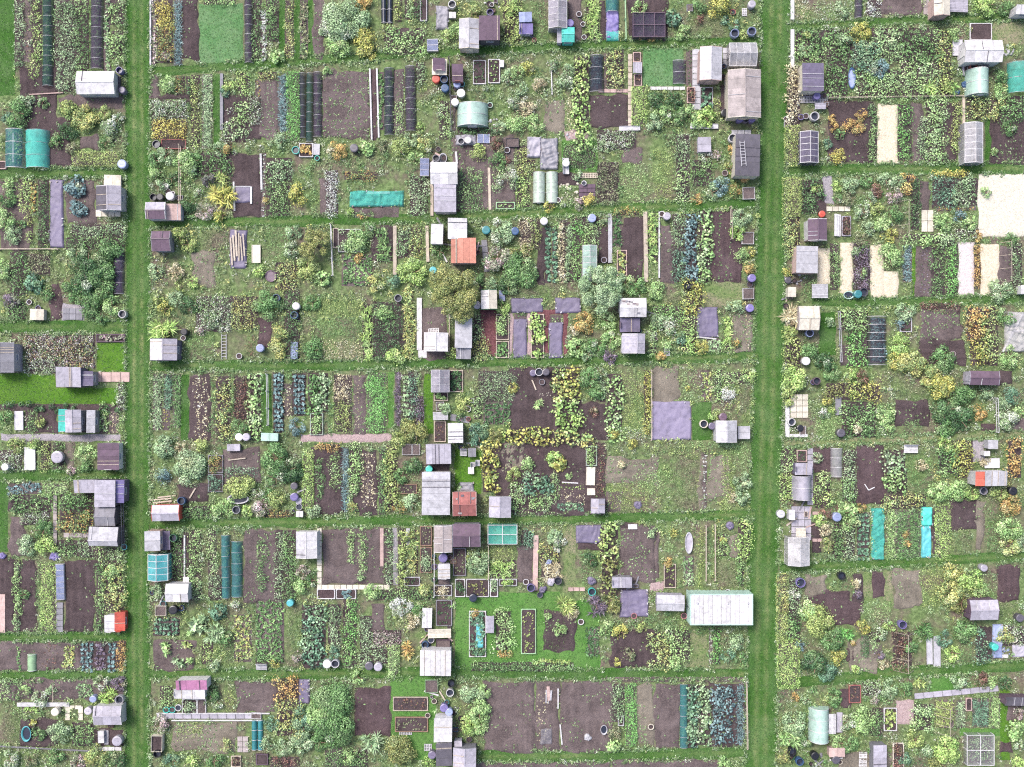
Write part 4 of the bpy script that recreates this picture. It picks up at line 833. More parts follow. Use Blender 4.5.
DATA = '''
# L1
g -6 0 15 96 p
c 14 0 25 68 sv d
c 24 0 31 62 rd s
c 31 0 42 76 lm d .4
n 42 -4 53 86 dkteal h=.6
c 54 0 76 92 sv d .6
c 74 0 89 92 g d .6
n 90 -4 103 69 plumnet h=.6
c 104 0 110 72 sv r
c 110 0 125 25 lg b .6
c 111 31 125 60 lg b .6
H 77 71 114 94 white white h h=1.7 strips=2 noun=greenhouse extra=white_solid-panelled name=greenhouse
k 114 76 120 90 dgrey pallet .3
b 119 70 3.5 violet
b 122 90 3.5 purple
o 20 68 58 128
o 58 96 124 108 m
o 104 0 110 70 m
l 30 95 64 93 1 pinkw
s 17 112 15 g
s 26 101 9 sv
s 42 102 6 g
s 67 108 9 yg b
s 85 117 13 yf b
s 105 112 8 yg
s 118 118 7 wf
# L2
n 4 129 24 168 teal h=1.1 kind=thin hoops=4 pal=g
l 14 133 14 163 1 white
n 24 130 48 168 tq h=1.2 hoops=4
s 56 142 8 g
s 68 130 10 dg
s 71 148 7 br
s 84 121 11 yf
s 109 128 11 wf
s 106 142 8 g
c 73 152 118 166 yg h .8
b 122 164 4.5 lblue
r -4 161 6 169 pinkw
o 30 118 72 167
o 80 135 100 150 m
s 8 118 8 bg
# L3a
c 18 178 34 213 lm d .6
c 26 212 33 244 yg d
c 30 182 36 214 or r
c 38 180 49 247 dg d .5
t 50 180 64 248 purple amp=.07
s 75 187 11 bl p
s 76 200 6 bl r
s 79 210 8 bl p
H 96 186 121 210 lilac pgrey v h=1.9 roof2=dgrey
k 104 175 121 186 cream cabinet .5
L 96 213.5 121 213.5 7 cream
c 72 224 124 237 sv d .6
c 66 237 125 250 g d .6
o 66 180 96 224 m
o 0 182 30 250 m
s 5 200 10 g
s 4 220 11 lg
s 12 236 10 sv
s 8 186 8 lg
s 20 224 6 g
# L3b
f 0 250 60 250 .7
s 3 268 10 lg
c 10 252 28 296 g d .7
c 26 254 50 276 br d .6
s 34 284 10 bg p
s 47 292 8 g
s 10 300 10 pu
c 8 303 26 320 g d
k 30 309 44 320 cream cabinet .8
b 29 302 2.6 white
b 38 308 2.6 violet
o 50 285 61 320 b
L 73 308 73 320 20 grit
s 88 264 18 dg b h=1.9
s 102 276 16 g b h=1.8
s 84 284 15 dg b h=1.7
s 104 294 11 g b
s 107 250 14 g b
s 77 252 9 sv b
s 72 290 11 g b
s 88 302 13 g b
s 112 306 11 lg h=1.6
n 113 250 124 294 plumnet h=.5 pal=bl
b 122 314 4 white
m 62 304 84 320 grit
s 100 318 8 g
# L4
H -12 343 14 372 grey lilac v h=2.2
c 26 335 95 362 fl f .6
c 26 360 58 373 wf f
c 58 362 95 368 fl f
r 96 334 125 342 plum pk r
g 97 343 127 371 l
H 56 367 81 387 lilac purple h flat=1 h=2.1
H 81 371 93 386 purple grey v flat=1 h=1.7
L 93 377 130 377 10 pinkw size=1.0
g -6 374 55 404 l
g 55 388 118 404 l
c 0 404 120 411 dg b .5
c 118 384 125 412 wf d
# L5
k 15 411 24 430 pgrey panel
c 25 410 35 432 g d
o 36 410 58 434 d .1
s 40 422 6 yg
s 4 418 8 g
H 59 409 67 432 tq white v flat=1 h=1.5 strips=2
H 65 410 81 432 lilac grey v h=2.1
H 87 410 95 433 pgrey grey v flat=1 h=1.6 strips=3
o 81 410 87 432 d
c 96 410 108 434 lg r
c 109 410 119 434 st s
m 0 434 120 441 grit
H 98 443 119 470 plum white v flat=1 h=1.5 strips=4
l 109 444 109 464 2 white
l 117.5 446 117.5 470 2 white
s 86 454 11 lg
s 85 466 8 g
b 57 457 6 lilac
o 65 440 75 470 l
c 41 442 51 472 yg d
c 53 442 64 470 g d
k 25 447 36 470 white panel
s 15 446 9 yg
s 33 443 7 lm
c 0 450 22 470 wf f
b 5 467 3.5 white
s 70 471 5 pk
c 119 440 125 472 sv r
# L6
H 95 480 115 507 lilac dgrey v flat=1 h=2.3
H 74 480 95 493 lilac grey h flat=1 h=1.9
H 115 480 124 503 violet purple v flat=1 h=1.8 strips=5
H 95 507 115 526 grey dgrey h h=1.9
H 89 527 118 546 pgrey dgrey h h=2.2 split=.3
f 124 500 125 545 1.2 grey
c 8 483 42 494 bl r
c 44 483 68 494 lg h .7
c 8 495 52 512 g b .5
c 20 512 50 525 wf f
s 42 530 11 g
s 45 544 11 lm
s 27 546 11 sv
c 60 494 94 512 g b .7
c 60 512 94 532 of b .7
L 55.5 495 55.5 545 4 tan
L 64 535 89 535 5 tan
c 58 540 80 556 g d
c 80 540 95 558 sv d
c 95 548 125 560 lg d .6
S 2 556 4 violet
S 54 556 5.5 violet
b 124 547 3 aqua
g -4 480 8 552 p
o 9 515 26 556 m
# L7
o -4 558 15 632
c 15 560 21 632 lg d
s 24 595 6 g
o 21 560 37 632
c 37 560 42 632 g w
c 42 564 56 632 lm h .5
k 56 564 64 600 pgrey coldframe
L 60 602 60 632 7 grey
o 64 560 95 632
c 96 560 104 632 g d
c 104 560 125 612 yf b
s 112 572 9 lg
l 3 594 3 632 6 pinkw
H 105 615 115 632 white white v flat=1 h=1.3 strips=2
H 115 612 125 631 red red v flat=1 h=1.1 strips=2
# L8
o -4 642 80 671 m .06
c 17 643 20 671 g r
n 27 654 36 671 pgreen h=.5 kind=film noun=cloche
c 42 643 58 671 rd s
c 62 645 74 668 yf r
o 80 642 126 671
c 80 641 94 673 bl k
c 95 641 106 671 pu k
c 107 641 117 673 bl k
c 117 640 126 672 or f
# L9
o 0 678 125 700 m .1
c 0 678 10 701 lg d
c 11 679 21 701 g d
s 26 690 6 lg
s 40 700 9 wf
s 50 692 6 sv
C 54 680 63 698
c 78 682 95 698 sv r
s 103 684 8 wf
s 118 684 8 pu
l 18 704 70 704 4 white
c 22 706 40 713 lm r
b 55 712 4 cream
b 88 711 3.8 lilac
b 93 699 3.5 lblue
s 108 697 10 lm t
b 119 700 4.5 pgrey
L 68 706 68 720 5 cream
L 81 706 81 720 5 cream
L 68 707 82 707 4 cream
H 94 706 121 725 lilac white h h=1.9
s 60 734 12 sv b
u 26 734 5 8 aqua
s 37 735 8 g
s 32 723 4 ye
c 72 722 95 746 g d .6
c 0 712 22 742 br w
o 20 718 58 745 d .1
k 98 731 104 743 white cabinet .7
k 105 730 109 744 pgrey panel
b 117 741 5 lilac
o 96 728 124 746
L 95 748.5 122 748.5 4 white
f 0 746 95 751 .4 grey
s 10 760 10 wf
s 30 760 8 br
s 55 756 9 g
s 78 762 9 pk
s 95 758 12 yf
s 118 760 10 dg
# A0
l 151 0 151 66 1.5 pgrey
c 151 0 156 66 pk r
c 155 0 173 30 yb f .6
c 155 30 173 63 of f .6
s 166 56 5 pk f
c 174 0 182 66 bl l
o 182 -4 199 60
g 199 4 243 64 s
c 204 -3 236 5 lg d
n 244 -4 253 63 plumnet h=.6
c 253 0 262 62 g d .6
c 261 8 267 62 wh r
c 266 0 279 42 g d
s 277 55 8 lg p
g 279 0 285 62 p
c 285 0 294 60 yf f
g 294 0 300 60 p
c 300 0 308 59 br r
g 308 0 313 60 p
o 313 0 324 60 m .15
s 345 20 22 sv b h=1.6
s 338 46 12 lg b
s 330 30 10 sv b
s 366 40 11 ye b ry=17
s 362 3 9 or
s 385 12 0.1 g
n 381 -4 386.5 23 navy h=.35 kind=film noun=pipe_cloche
n 387 -4 392.5 23 navy h=.35 kind=film noun=pipe_cloche
c 395 0 402 22 yg d
c 405 0 411 20 lg d
c 413 0 420 20 dg d
r 420 -4 427 21 pgrey - h=.3
c 384 28 425 42 g b .7
c 384 42 425 57 lg b .7
s 372 54 5 ye
k 427 39 438 51 white coldframe .5
t 436 6 449 30 grey amp=.3 extra=grey_netting
# A1
o 150 75 160 98 m
s 168 84 8 lg ry=12
c 176 76 185 96 of f
c 186 76 190 110 dg d
c 191 75 200 112 yg d
c 202 74 212 148 sv l
g 213 74 220 150 p
l 222 74 222 130 3 grey
c 150 100 187 119 wf f .6
c 150 119 187 139 yb f .6
s 160 108 8 wf f
s 178 104 7 wf f
o 150 95 190 100
r 161 139 186 149 brick -
b 156 144 4 dgrey h=.6
c 191 112 200 150 yg d
s 228 86 7 lm
s 224 92 5 bg
o 223 95 262 140
c 222 110 232 150 wf d
c 233 104 248 142 lg b .5
c 238 73 250 98 lm d
c 249 98 262 126 wf f
c 255 80 260 100 of s
c 258 72 277 80 yf f
o 258 80 278 138 m
c 266 82 275 140 sv s
c 278 74 288 132 bl l
c 287 72 299 140 vg h .45
n 299 73 306 138 navy h=.5
n 306 73 313 142 dkteal h=.55
n 313 72 322 137 plumnet h=.5
o 322 70 370 139 m .55
s 327 71 5 lg
l 370 69 372 140 1.5 white
l 377 69 379 138 1.5 white
o 371 68 378 140 b
c 379 72 384 130 g r
n 384 68 394 135 navy h=.55
c 394 70 404 98 sv s
o 394 68 404 134 m
c 394 99 404 131 lg d
n 405 66 416 131 plumnet h=.55
c 416 62 425 84 sv d
s 220 148 8 sv
s 227 147 7 or f
s 420 128 6 lm
k 432 59 447 75 cream cabinet 1.1
H 433 58 445 71 plum cream v flat=1 h=1.5 strips=2
b 436 79 4 red
b 444 79 4 blue
b 445 88 4 blue
c 439 101 449 140 lg d
s 410 140 9 sv
# A2
s 155 160 9 g
s 166 155 9 sv
s 157 173 9 lg
s 185 166 11 lg b ry=16 h=1.6
s 172 178 8 dg
s 158 187 7 sv
s 166 186 4 wh f
b 153 197 3.6 black
b 160 197 3.6 black
b 170 196 4.2 pgrey
H 146 202 165 219 plum white h h=2.0 roof2=lilac
H 165 204 181 220 pinkw pgrey h flat=1 h=1.3
f 181 146 181 220 1.0 pwood
c 186 152 232 176 g b .6
s 195 160 8 g
s 208 180 8 pu
s 198 192 6 wf f
s 222 195 13 ye t
s 222 177 8 yg t
s 222 215 8 ye t
s 205 212 10 pk f
s 190 205 9 dg
o 233 154 262 218
t 235 187 252 203 purple amp=.07 pegs=0
l 234 182 235 211 1.6 white
l 251.5 187 251.5 204 1.8 white
l 236 187 251 187 1.4 pgrey
l 261 154 262 190 2 white
c 261 153 266 218 wh s
c 266 158 292 182 sv b .6
c 266 183 290 217 g d
s 266 201 4 or f
b 295.5 150 4 tq h=.5
s 297 195 8 ye b ry=14
s 282 140 9 sv
r 299 143 313 157 white or r
k 313 144 320 155 pgrey panel
b 317 158 2.6 tq
s 338 150 10 or
b 354 148 4.2 dgrey
s 366 148 8 lg p
s 381 147 8 br
s 400 147 11 yg
s 425 143 9 yf
o 319 178 327 216 m
c 326 170 338 217 wh f
c 344 172 380 180 of f
c 351 193 403 206 g d .2
t 350 191 404 207 tq amp=.34 kind=net extra=turquoise_crumpled
l 366 193 390 193 2.4 white
o 350 207 400 218 m .2
s 349 211 4 lm
c 356 215 368 219 or f
k 420 158 429 176 lilac coldframe .6
b 436 158 3.6 grey
u 443 158 4 5 pgrey
c 410 176 428 218 sv d .6
s 415 158 8 lg
H 431 162 457 184 white white h h=2.1 kind=film
H 434 184 456 212 lilac pgrey v h=2.0 flat=1 strips=2
l 432 180 432 216 3 pwood
# B1
H 152 231 170 251 plum grey h h=1.8 split=.6
s 180 236 9 yg
s 188 244 9 yg
s 155 271 8 sv
s 174 272 9 st
s 192 281 7 lm
s 180 286 6 yg
o 193 250 216 286 l .2
c 200 230 228 250 br w
t 230 230 247 269 purple amp=.06
w 231 231 246 266 6 pwood
k 252 245 261 263 cream panel
s 260 271 7 lm
u 271 276 6 6 plum h=.2 fill=plum
c 264 228 296 262 g w
s 292 250 9 wf
s 293 232 9 sv
c 275 262 298 290 yf d
T 314 244 16 kh h=2.6
s 308 270 12 yg b
s 322 278 9 lg p
f 331 225 333 276 .9 white
r 333 228 339 248 pwood -
r 338 229 361 252 white sv d
s 357 242 13 lg b
s 366 230 8 g
c 342 254 372 286 g r
s 359 258 5 or f
c 376 228 390 262 g t .8
o 372 226 394 262
l 395 226 395 275 3.5 pwood
c 398 228 410 258 sv d
c 409 228 422 256 yf d
s 413 272 14 lm b
s 376 282 10 yf
s 394 282 9 bg
l 427 226 428 262 3 pwood
k 431 224 443 244 white cabinet 1.7
b 433 270 3.5 aqua
s 440 252 8 g
H 448 218 467 239 white white v h=2.2 flat=1 strips=2
H 451 238 476 263 orange pinkw h h=2.1 flat=1 strips=4
# B2
s 157 300 7 yg
s 165 309 8 ye
s 163 330 14 lm t h=1.4
H 150 339 177 360 lilac purple v h=1.9 roof2=white
b 184 332 3.5 black
b 183 338 2.6 white
s 175 300 9 sv
s 190 305 11 dg
c 196 296 232 332 wf f .7
c 232 296 258 330 yf f .7
s 268 304 14 g b
c 186 330 214 358 g w
s 200 331 6 pk
s 210 320 9 wf
A 224 334 224 359
o 258 318 273 346 b
b 260 348 4 lblue
b 239 356 3 white
b 276 298 4 blue
s 279 340 9 yf ry=18
c 244 334 258 360 rd w
c 284 290 300 360 dg d .7
b 296 306 3.8 white
b 294 315 3.8 blue
k 291 342 298 359 lblue panel
s 312 302 9 g b
c 312 300 360 318 yg w
c 312 318 360 338 g w
c 316 340 364 361 st w
s 312 350 12 g b
c 362 304 372 362 lm t .9
s 384 312 9 lg
c 373 302 402 360 dg d .7
c 402 290 413 360 yf t 1.0
s 396 355 11 lm b
l 419.5 298 419.5 350 5 white
L 418 354 427 354 8 white
H 424 333 448 351 white white v h=1.7
k 428 328 439 333 white pallet
o 420 308 448 360 m
b 398 298 3.8 lilac
# C1
c 153 374 162 430 sv l
c 164 374 172 410 bg l
c 163 408 170 430 ye s
c 173 374 181 428 g l
g 180 374 189 440 p
o 189 374 211 441
c 193 375 209 440 st o
c 211 376 215 440 g w
c 216 376 231 440 yf b .7
c 234 376 249 420 rd d
s 239 428 10 g
c 249 374 261 440 lg p
g 261 374 272 436 p
f 268 374 269 425 1.2 pgrey
c 273 372 284 433 bl k .5
c 284 384 292 416 st s
c 292 373 306 416 bl k .5
s 296 427 9 bl
b 239 437 3.8 white
b 246 437 3.8 lilac
k 227 444 240 451 lilac cabinet .6
k 261 433 278 441 mint cabinet .8
c 308 373 318 412 g p .5
c 318 373 328 412 sv p .5
r 310 413 323 435 celadon lg d
c 334 375 352 402 st d
c 334 402 352 432 yg d
o 354 374 366 434 m .2
c 355 376 362 432 st s
c 367 373 386 432 vg h .4
g 388 372 394 428 v
c 395 372 401 426 pu l
c 402 374 410 418 sv k
c 408 372 418 420 bg d .5
c 414 396 424 426 pu d
g 424 374 433 434 l
m 300 434 392 442 pink
s 415 432 14 kh b
s 398 440 9 yg
G 431 370 449 392 pgrey v lilac h=1.5
r 434 392 448 401 pwood lg r
k 436 402 444 411 white crate
k 433 412 448 420 pgrey table
r 434 421 446 442 pwood rd s
r 449 370 463 392 pwood dg r
s 444 412 8 sv
H 448 423 463 443 white white v flat=1 h=1.7 strips=3
L 450 417 470 420 7 grey
# C2
s 165 445 13 sv b
s 162 476 9 bl b
s 190 466 17 sv b h=1.3
s 180 448 6 st f
s 200 446 9 yg
r 208 455 223 473 grey of f
r 208 474 223 492 grey bg d
o 223 448 260 482 m
l 229 460 246 458 1 pwood
c 226 467 258 478 bg d
s 240 486 14 yg b
s 276 458 14 g b h=1.5
s 288 470 14 dg b h=1.4
s 276 476 12 g b
s 295 468 7 dg
o 177 484 208 502
w 153 495 176 503 3 pwood
H 152 505 179 521 lilac red h h=1.7 kind=metal
b 181 501 4 blue
l 190 498 196 488 1.3 pwood
u 238 499 11 5 pgrey h=.5
s 222 508 11 lg
b 236 510 4 grey
s 246 512 7 lm
s 260 508 9 pk b
s 257 494 7 wf f
s 270 496 9 g
s 278 500 10 yg
b 294 486 3.6 dgrey
b 294 497 4 violet
b 299 501 3.4 lilac
b 299 507 3.4 pgrey
k 296 511 303 517 white cabinet .7
c 262 510 294 519 of f
c 178 506 210 520 g d
c 303 450 313 508 lm h .6
o 313 446 343 515
c 316 458 323 500 g d
c 330 450 341 489 lg d
c 342 447 349 512 bl l
c 350 444 361 512 lg b .5
o 360 450 378 515
c 362 452 376 508 st o
c 379 447 386 515 g d .6
c 386 446 397 512 yg b .6
s 402 476 9 g b
s 414 466 9 dg b
k 402 444 412 455 white crate
k 412 444 420 455 white crate
r 397 484 417 494 wood br s
s 411 503 10 sv b
s 400 508 7 of
s 314 512 8 sv h
s 352 508 6 yf
c 315 444 340 451 or f
H 426 444 451 464 lilac pgrey h flat=1 h=1.9 strips=4
o 426 464 450 472
b 429 469 3.5 tq
H 422 472 450 515 pgrey white v h=2.3 flat=1 strips=6
# D1
H 145 531 160 551 pgrey pinkw v flat=1 h=1.9 strips=2
k 160 531 170 550 purple table
b 164 534 3 black
b 165 545 3 violet
b 173 538 4 green
G 147 555 167 581 white v aqua h=1.5
H 166 584 188 602 white white h h=1.9
s 159 590 8 sv
c 168 534 184 580 g d
o 184 532 190 583
l 185 535 185 582 1.5 white
k 183 577 189 583 white cabinet .4
c 190 530 202 600 lg d
c 203 530 207 600 br w
c 208 528 217 575 lg d .6
c 208 575 222 600 sv d
n 221 535 230 598 teal h=.65
n 231 541 242 597 teal h=.6
o 244 530 276 602 m .2
c 256 540 266 592 g d
c 274 530 284 602 sv d
c 284 530 296 602 g d
H 296 532 317 558 white white v h=2.0 roof2=pgrey
L 319.5 528 319.5 590 5 cream
L 322 587 390 587 5 cream
o 322 528 385 584 m .04
c 348 528 355 562 lg d
c 358 528 365 584 lg d
c 367 530 371 565 dg s
l 382 528 382 566 3.5 pinkw
c 385 528 393 585 sv d .6
m 393 528 398 585 grit
c 398 527 406 585 yg b
L 408 528 408 545 4 pgrey
c 410 530 418 575 yf t .7
r 420 526 432 546 wood br s
r 420 547 432 573 wood sv d
r 404 577 420 586 pgrey dg s
s 303 572 8 pk
s 301 586 9 lg
s 312 580 7 g
r 317 589 335 599 white - soilk=b
r 336 589 356 599 white bl k
s 372 593 9 lg
c 380 588 436 600 g d
s 425 590 9 yf
H 434 526 452 552 tan white v h=1.9
b 443 558 4.5 violet
H 438 564 450 579 white white v flat=1 h=1.4 strips=2
k 438 579 450 585 dgrey crate
r 434 585 452 596 pgrey st d
f 434 540 434 596 .8 white
# D2
k 155 606 166 616 cream crate .5
b 173 610 4.5 black
b 181 608 3.2 blue
c 153 617 180 636 bg k
o 154 640 195 671 m .1
s 190 630 6 lg r
s 186 645 6 yg r
s 168 648 7 lg r
s 178 662 7 sv r
s 189 660 6 lg r
s 200 625 9 sv k
s 218 612 9 bg p
s 213 632 11 sv t
s 236 607 7 wf
s 226 640 9 g
c 202 640 213 664 lm d
s 213 666 8 sv
c 234 614 252 662 yf r
c 226 630 234 664 br w
c 256 600 284 662 g r
c 256 656 284 664 g d
c 286 602 302 668 br w
b 290 603 3.5 aqua
k 256 664 267 670 pgrey bench
s 275 664 5 ye f
s 297 657 6 pk
c 302 602 326 668 bg p .4
c 328 604 341 650 sv d .6
s 333 654 8 bg
c 343 600 357 668 vg d .5
c 360 616 372 668 sv d
o 371 602 386 632 m .1
c 373 630 401 646 pk f
c 372 646 388 664 sv d
c 389 646 399 677 lg h .8
s 401 608 11 wh f
s 412 622 8 st
s 407 650 9 or t
s 420 610 8 g
b 327 664 4.2 white
b 335 664 4.2 pgrey
b 369 666 4.2 dgrey
b 378 667 4.2 lilac
r 436 600 452 626 grey dg s
k 422 608 432 628 white table
H 420 650 451 676 white white h h=2.1 flat=1 strips=3
k 428 629 451 638 cream table
k 436 640 450 648 plum crate .6
b 425 645 3.5 blue
b 431 640 3.4 pgrey
# E1
H 174 689 205 699 white white h flat=1 h=1.6 strips=3
H 176 680 207 690 magenta white h flat=1 h=1.9 strips=3
c 160 686 173 710 lg d
b 166 710 3.2 tq
b 172 710 3.2 tq
b 178 708 3.4 white
r 182 699 197 714 white sv d
r 197 699 206 714 white - soilk=m
s 211 694 9 g
s 217 704 7 wf
c 222 690 236 712 yg w
o 236 680 276 712 m .25
L 157 716 262 716 5 lilac size=.9
l 157 713 270 713 1 white
l 172 720 262 720 1 white
k 251 713 261 719 white crate .3
c 275 678 300 700 or b .9
c 277 700 302 736 yf b .9
n 251.5 720 257 750 teal h=.35 kind=film noun=pipe_cloche
n 257.5 720 263 750 teal h=.35 kind=film noun=pipe_cloche
o 172 722 236 752 l .3
c 176 722 204 738 yg w
s 225 746 8 yf f
L 243 736 243 752 11 tan
s 268 744 8 sv
s 272 726 8 bg
s 285 748 10 sv
k 151 736 162 752 cream bin
b 157 754 4 black
s 160 725 9 pk
s 172 760 9 bg
s 192 762 9 lm
s 214 762 9 g
r 231 756 241 767 pwood rd d
r 256 754 268 765 plum -
c 270 757 300 767 rd d
# E2
t 299 679 310 704 purple amp=.12
s 332 700 21 g b h=1.2
s 334 728 20 g b h=1.6
s 318 715 14 lg b
s 303 722 13 bg b
s 301 742 13 sv b
s 320 742 10 g
o 355 688 391 737 b
s 371 742 11 sv t
s 358 678 8 lg
r 393 697 428 711 pwood rd s
r 395 717 428 732 wood br s
k 399 727 412 735 pgrey pallet
g 390 676 436 760 v
s 398 752 16 kh b h=1.5
k 425 680 438 693 pgreen crate
c 325 750 368 767 g d
s 350 757 9 lg
o 330 748 342 767 m
b 451 684 3.6 black
b 450 693 4 white
H 434 718 452 742 white white v h=2.0 flat=1 strips=3
H 436 743 452 766 dgrey white v flat=1 h=1.9
H 453 748 476 770 lilac grey v h=2.0
k 424 744 432 751 pgrey pallet
b 432 755 4 purple
sg 446 704 466 742 dgrey 12
b 444 708 4.2 violet
k 454 741 462 748 lilac cabinet
b 449 712 3.8 lblue
s 430 762 7 lm
# A0r
b 452 4 4 white
k 449 12 456 18 white cabinet .6
H 459 19 479 48 pgrey cream v h=2.1
H 479 16 500 40 plum dgrey h flat=1 h=2.1
o 480 40 500 48
b 490 12 3.5 violet
sg 484 0 500 8 white 6
s 472 12 9 yf
s 456 32 9 lg
s 448 35 8 lm
c 503 0 522 45 yg b .8
s 512 8 9 lm
k 519 12 532 22 lblue cabinet
H 519 24 533 34 violet white h flat=1 h=1.0 strips=2
sg 520 32 534 41 lilac 7
c 533 0 549 43 g w
G 549 -6 567 27 white v lilac h=1.6
b 570 23 3.8 violet
k 557 29 562 43 lilac cabinet 1.0
H 562 27 574 42 tq tq h h=1.5 noun=store
o 568 -4 582 43 m
b 579 14 2.8 white
b 583 24 2.5 white
b 584 37 2.5 white
c 586 0 599 40 lm t .8
o 599 0 606 41
n 606 -6 619 12 teal h=.8
t 606 11 619 40 violet amp=.3
n 606 30 619 41 tq h=.4
f 624 0 625 41 .9 pgreen
o 628 0 668 40
N 633 13 665 37 plumnet plum h=1.0 nx=3 pal=dg net=net
c 639 37 662 41 or f
s 640 8 9 lg
s 673 18 9 bg p
s 683 32 9 lg
c 690 16 730 37 br w
s 700 6 9 g
k 687 4 693 11 lilac crate
s 720 5 13 ye b
s 700 20 6 rd
s 726 20 5 bg
s 735 25 6 bg
b 735 33 4.5 bg
b 752 31 4.5 bg
u 733 12 3 3 brick h=.3
k 742 8 747 16 white pallet
b 752 4 3.8 lilac
s 745 35 6 yg
# A1rL
f 449 60 451 132 1.1 dgrey
H 452 64 463 82 plum brick v flat=1 h=1.4 strips=2
b 457 84 3.6 lblue
b 462 84 2.8 aqua
b 461 93 4.2 white
b 455 102 3.8 white
r 473 60 486 84 white dg s
r 488 59 500 83 white lg s
k 500 60 504 67 white cabinet .5
p 457 103 488 126 mint h=1.6 extra=mint|v
b 490 105 2.8 mint
o 452 105 457 132 m
sg 488 118 497 128 white 5
s 517 72 8 lg
s 508 78 8 sv
s 528 68 8 ye
s 522 88 7 sv
s 540 86 8 st
s 552 66 7 wf
s 566 80 9 wf
s 514 103 9 wf
s 525 108 9 st
s 517 122 11 lg
s 535 124 10 lg
s 498 128 8 sv
l 551 62 552 95 1 white
o 544 103 564 132 l .1
c 565 96 574 133 st w
c 574 56 589 96 yg p .8
c 574 96 589 150 lm p .8
s 569 70 7 sv
c 458 128 500 135 dg d
# A1rR
n 589 55 604 92 navy h=.6 pal=bl
c 608 50 624 88 yf b .7
c 604 54 608 90 rd s
o 590 94 628 128
L 598 91 628 91 4 pinkw
L 630 54 630 130 4.5 pwood
r 633 52 641 62 pinkw rd s
k 633 62 642 73 lilac table
r 634 74 642 86 pinkw rd s
g 643 48 684 86 s
n 673 60 686 84 plumnet h=.4 kind=net
L 650 88.5 685 88.5 3.5 white
c 686 50 693 86 dg s
L 696 49 696 110 8 pgrey
H 700 47 722 80 pgrey pinkw v h=2.1 kind=metal
L 726 48 726 66 7 pgrey
G 730 42 757 65 white h pgrey h=1.6
H 728 70 761 117 tan cream v h=2.3 strips=5
b 740 119 3.5 violet
b 746 119 3.5 purple
b 752 119 3.5 violet
o 720 84 728 116
b 725 113 4 black
c 632 87 646 125 lm h .7
s 664 112 10 lg b
s 674 100 9 dg b
s 680 116 10 g b
s 656 100 9 dg b
s 655 122 9 sv b
r 687 87 695 103 pinkw rd d
r 700 87 713 110 pgrey bg k
s 690 112 9 lg
s 706 117 10 lm p
s 698 122 8 lg
k 619 126 640 131 pgrey panel
k 690 124 718 129 pgrey panel
# A2rL
o 452 136 515 210 m .2
t 455 135 476 146 grey amp=.3 extra=grey_netting
b 461 141 3.5 white
b 468 140 3.5 white
k 477 134 490 143 white coldframe .3
s 479 154 9 yg
s 496 142 8 rd
k 506 138 519 147 dgrey crate
b 507 150 3 pgrey
s 498 161 9 g
s 506 160 6 rd
c 457 168 483 212 g d .7
l 456 152 457 164 2 white
l 489 168 490 210 2.6 pwood
c 492 168 502 194 lg d
s 508 178 12 wf f
r 496 202 515 209 pgreen lg s
t 527 137 541 158 lilac amp=.35 extra=lilac_netting
t 540 138 558 170 grey amp=.4 extra=grey_netting
c 517 146 528 178 yg d
c 526 160 535 176 yf d
c 517 178 529 208 lm d .6
n 533 172 545 203 celadon h=.7 kind=film noun=tunnel_cloche
n 546 172 558 203 celadon h=.7 kind=film noun=tunnel_cloche
g 562 141 598 172 v
c 562 142 597 171 g c .2
b 566 163 3.6 white
k 563 158 569 174 white bench
sg 560 183 578 200 cream 18
L 587 184 587 197 17 plum size=.5
k 578 173 598 178 pwood pallet
s 578 176 6 sv
u 584 183 2.5 2.5 white
s 590 200 7 yb f
s 580 203 7 pk
o 558 172 580 186
m 565 130 590 140 pink
sg 566 133 582 138 pgrey 6
s 550 206 6 ye
b 558 200 2.6 white
s 502 150 5 br
# A2rR
c 597 130 636 150 wf f
s 606 146 7 sv
o 622 148 642 164 m .2
c 597 162 619 206 br d .6
c 621 162 650 204 lg w
c 652 148 674 204 yg w
c 676 134 690 164 sv d
c 676 164 690 204 lg b .6
k 698 137 711 152 lilac cabinet 1.0
s 706 157 8 wf f
s 716 154 6 pk f
s 697 200 5 or f
s 712 192 9 sv b
s 722 186 10 bl b
s 735 190 8 of
s 730 168 7 of
s 732 150 5 or
c 692 160 712 186 g d
H 735 134 760 176 dgrey cream v h=2.2 flat=1 strips=3 extra=dark_grey_roofed
A 742 141 744 166 z=2.42
L 741 130 741 135 20 pgrey
b 733 138 4.5 white
b 725 173 3 tan
k 743 187 755 199 white crate .5
s 745 178 5 or
# B1r
b 486 230 4.2 teal
s 500 232 14 sv b
b 515 231 4 blue
c 520 217 530 265 st d .6
c 530 217 540 250 yg d .6
o 536 228 546 284
b 544 221 3.8 white
c 545 226 551 284 bg k
c 552 226 558 284 bg k
c 560 220 566 282 st d
c 566 222 571 282 sv d
c 571 218 582 282 vg d .6
c 582 216 600 248 lg d
L 484 240 487 272 6 grey
s 498 258 13 pk b
s 487 262 8 sv
s 520 272 18 g b h=1.4
s 508 286 10 dg b
s 512 254 8 kh
s 528 250 8 kh
G 583 245 597 280 white v mint h=1.6
s 478 280 8 g
s 492 284 8 sv
# B2r
T 455 291 27 kh h=4.4
H 481 290 497 309 cream green v h=1.8 roof2=white
k 499 290 505 301 lilac coldframe
b 477 305 4 lilac
s 502 308 8 lm
t 511 298 543 313 purple amp=.08
t 555 298 581 313 purple amp=.08
c 505 283 560 297 br w
m 480 310 497 358 bark
r 496 314 509 340 pwood lg d
r 496 341 509 358 pwood g r
m 509 312 513 358 pink
t 513 319 527 358 purple amp=.05
c 514 314 527 319 g s
m 527 312 531 358 pink
r 531 314 544 358 pwood lm p
m 544 310 549 358 bark
m 531 309 568 314 bark
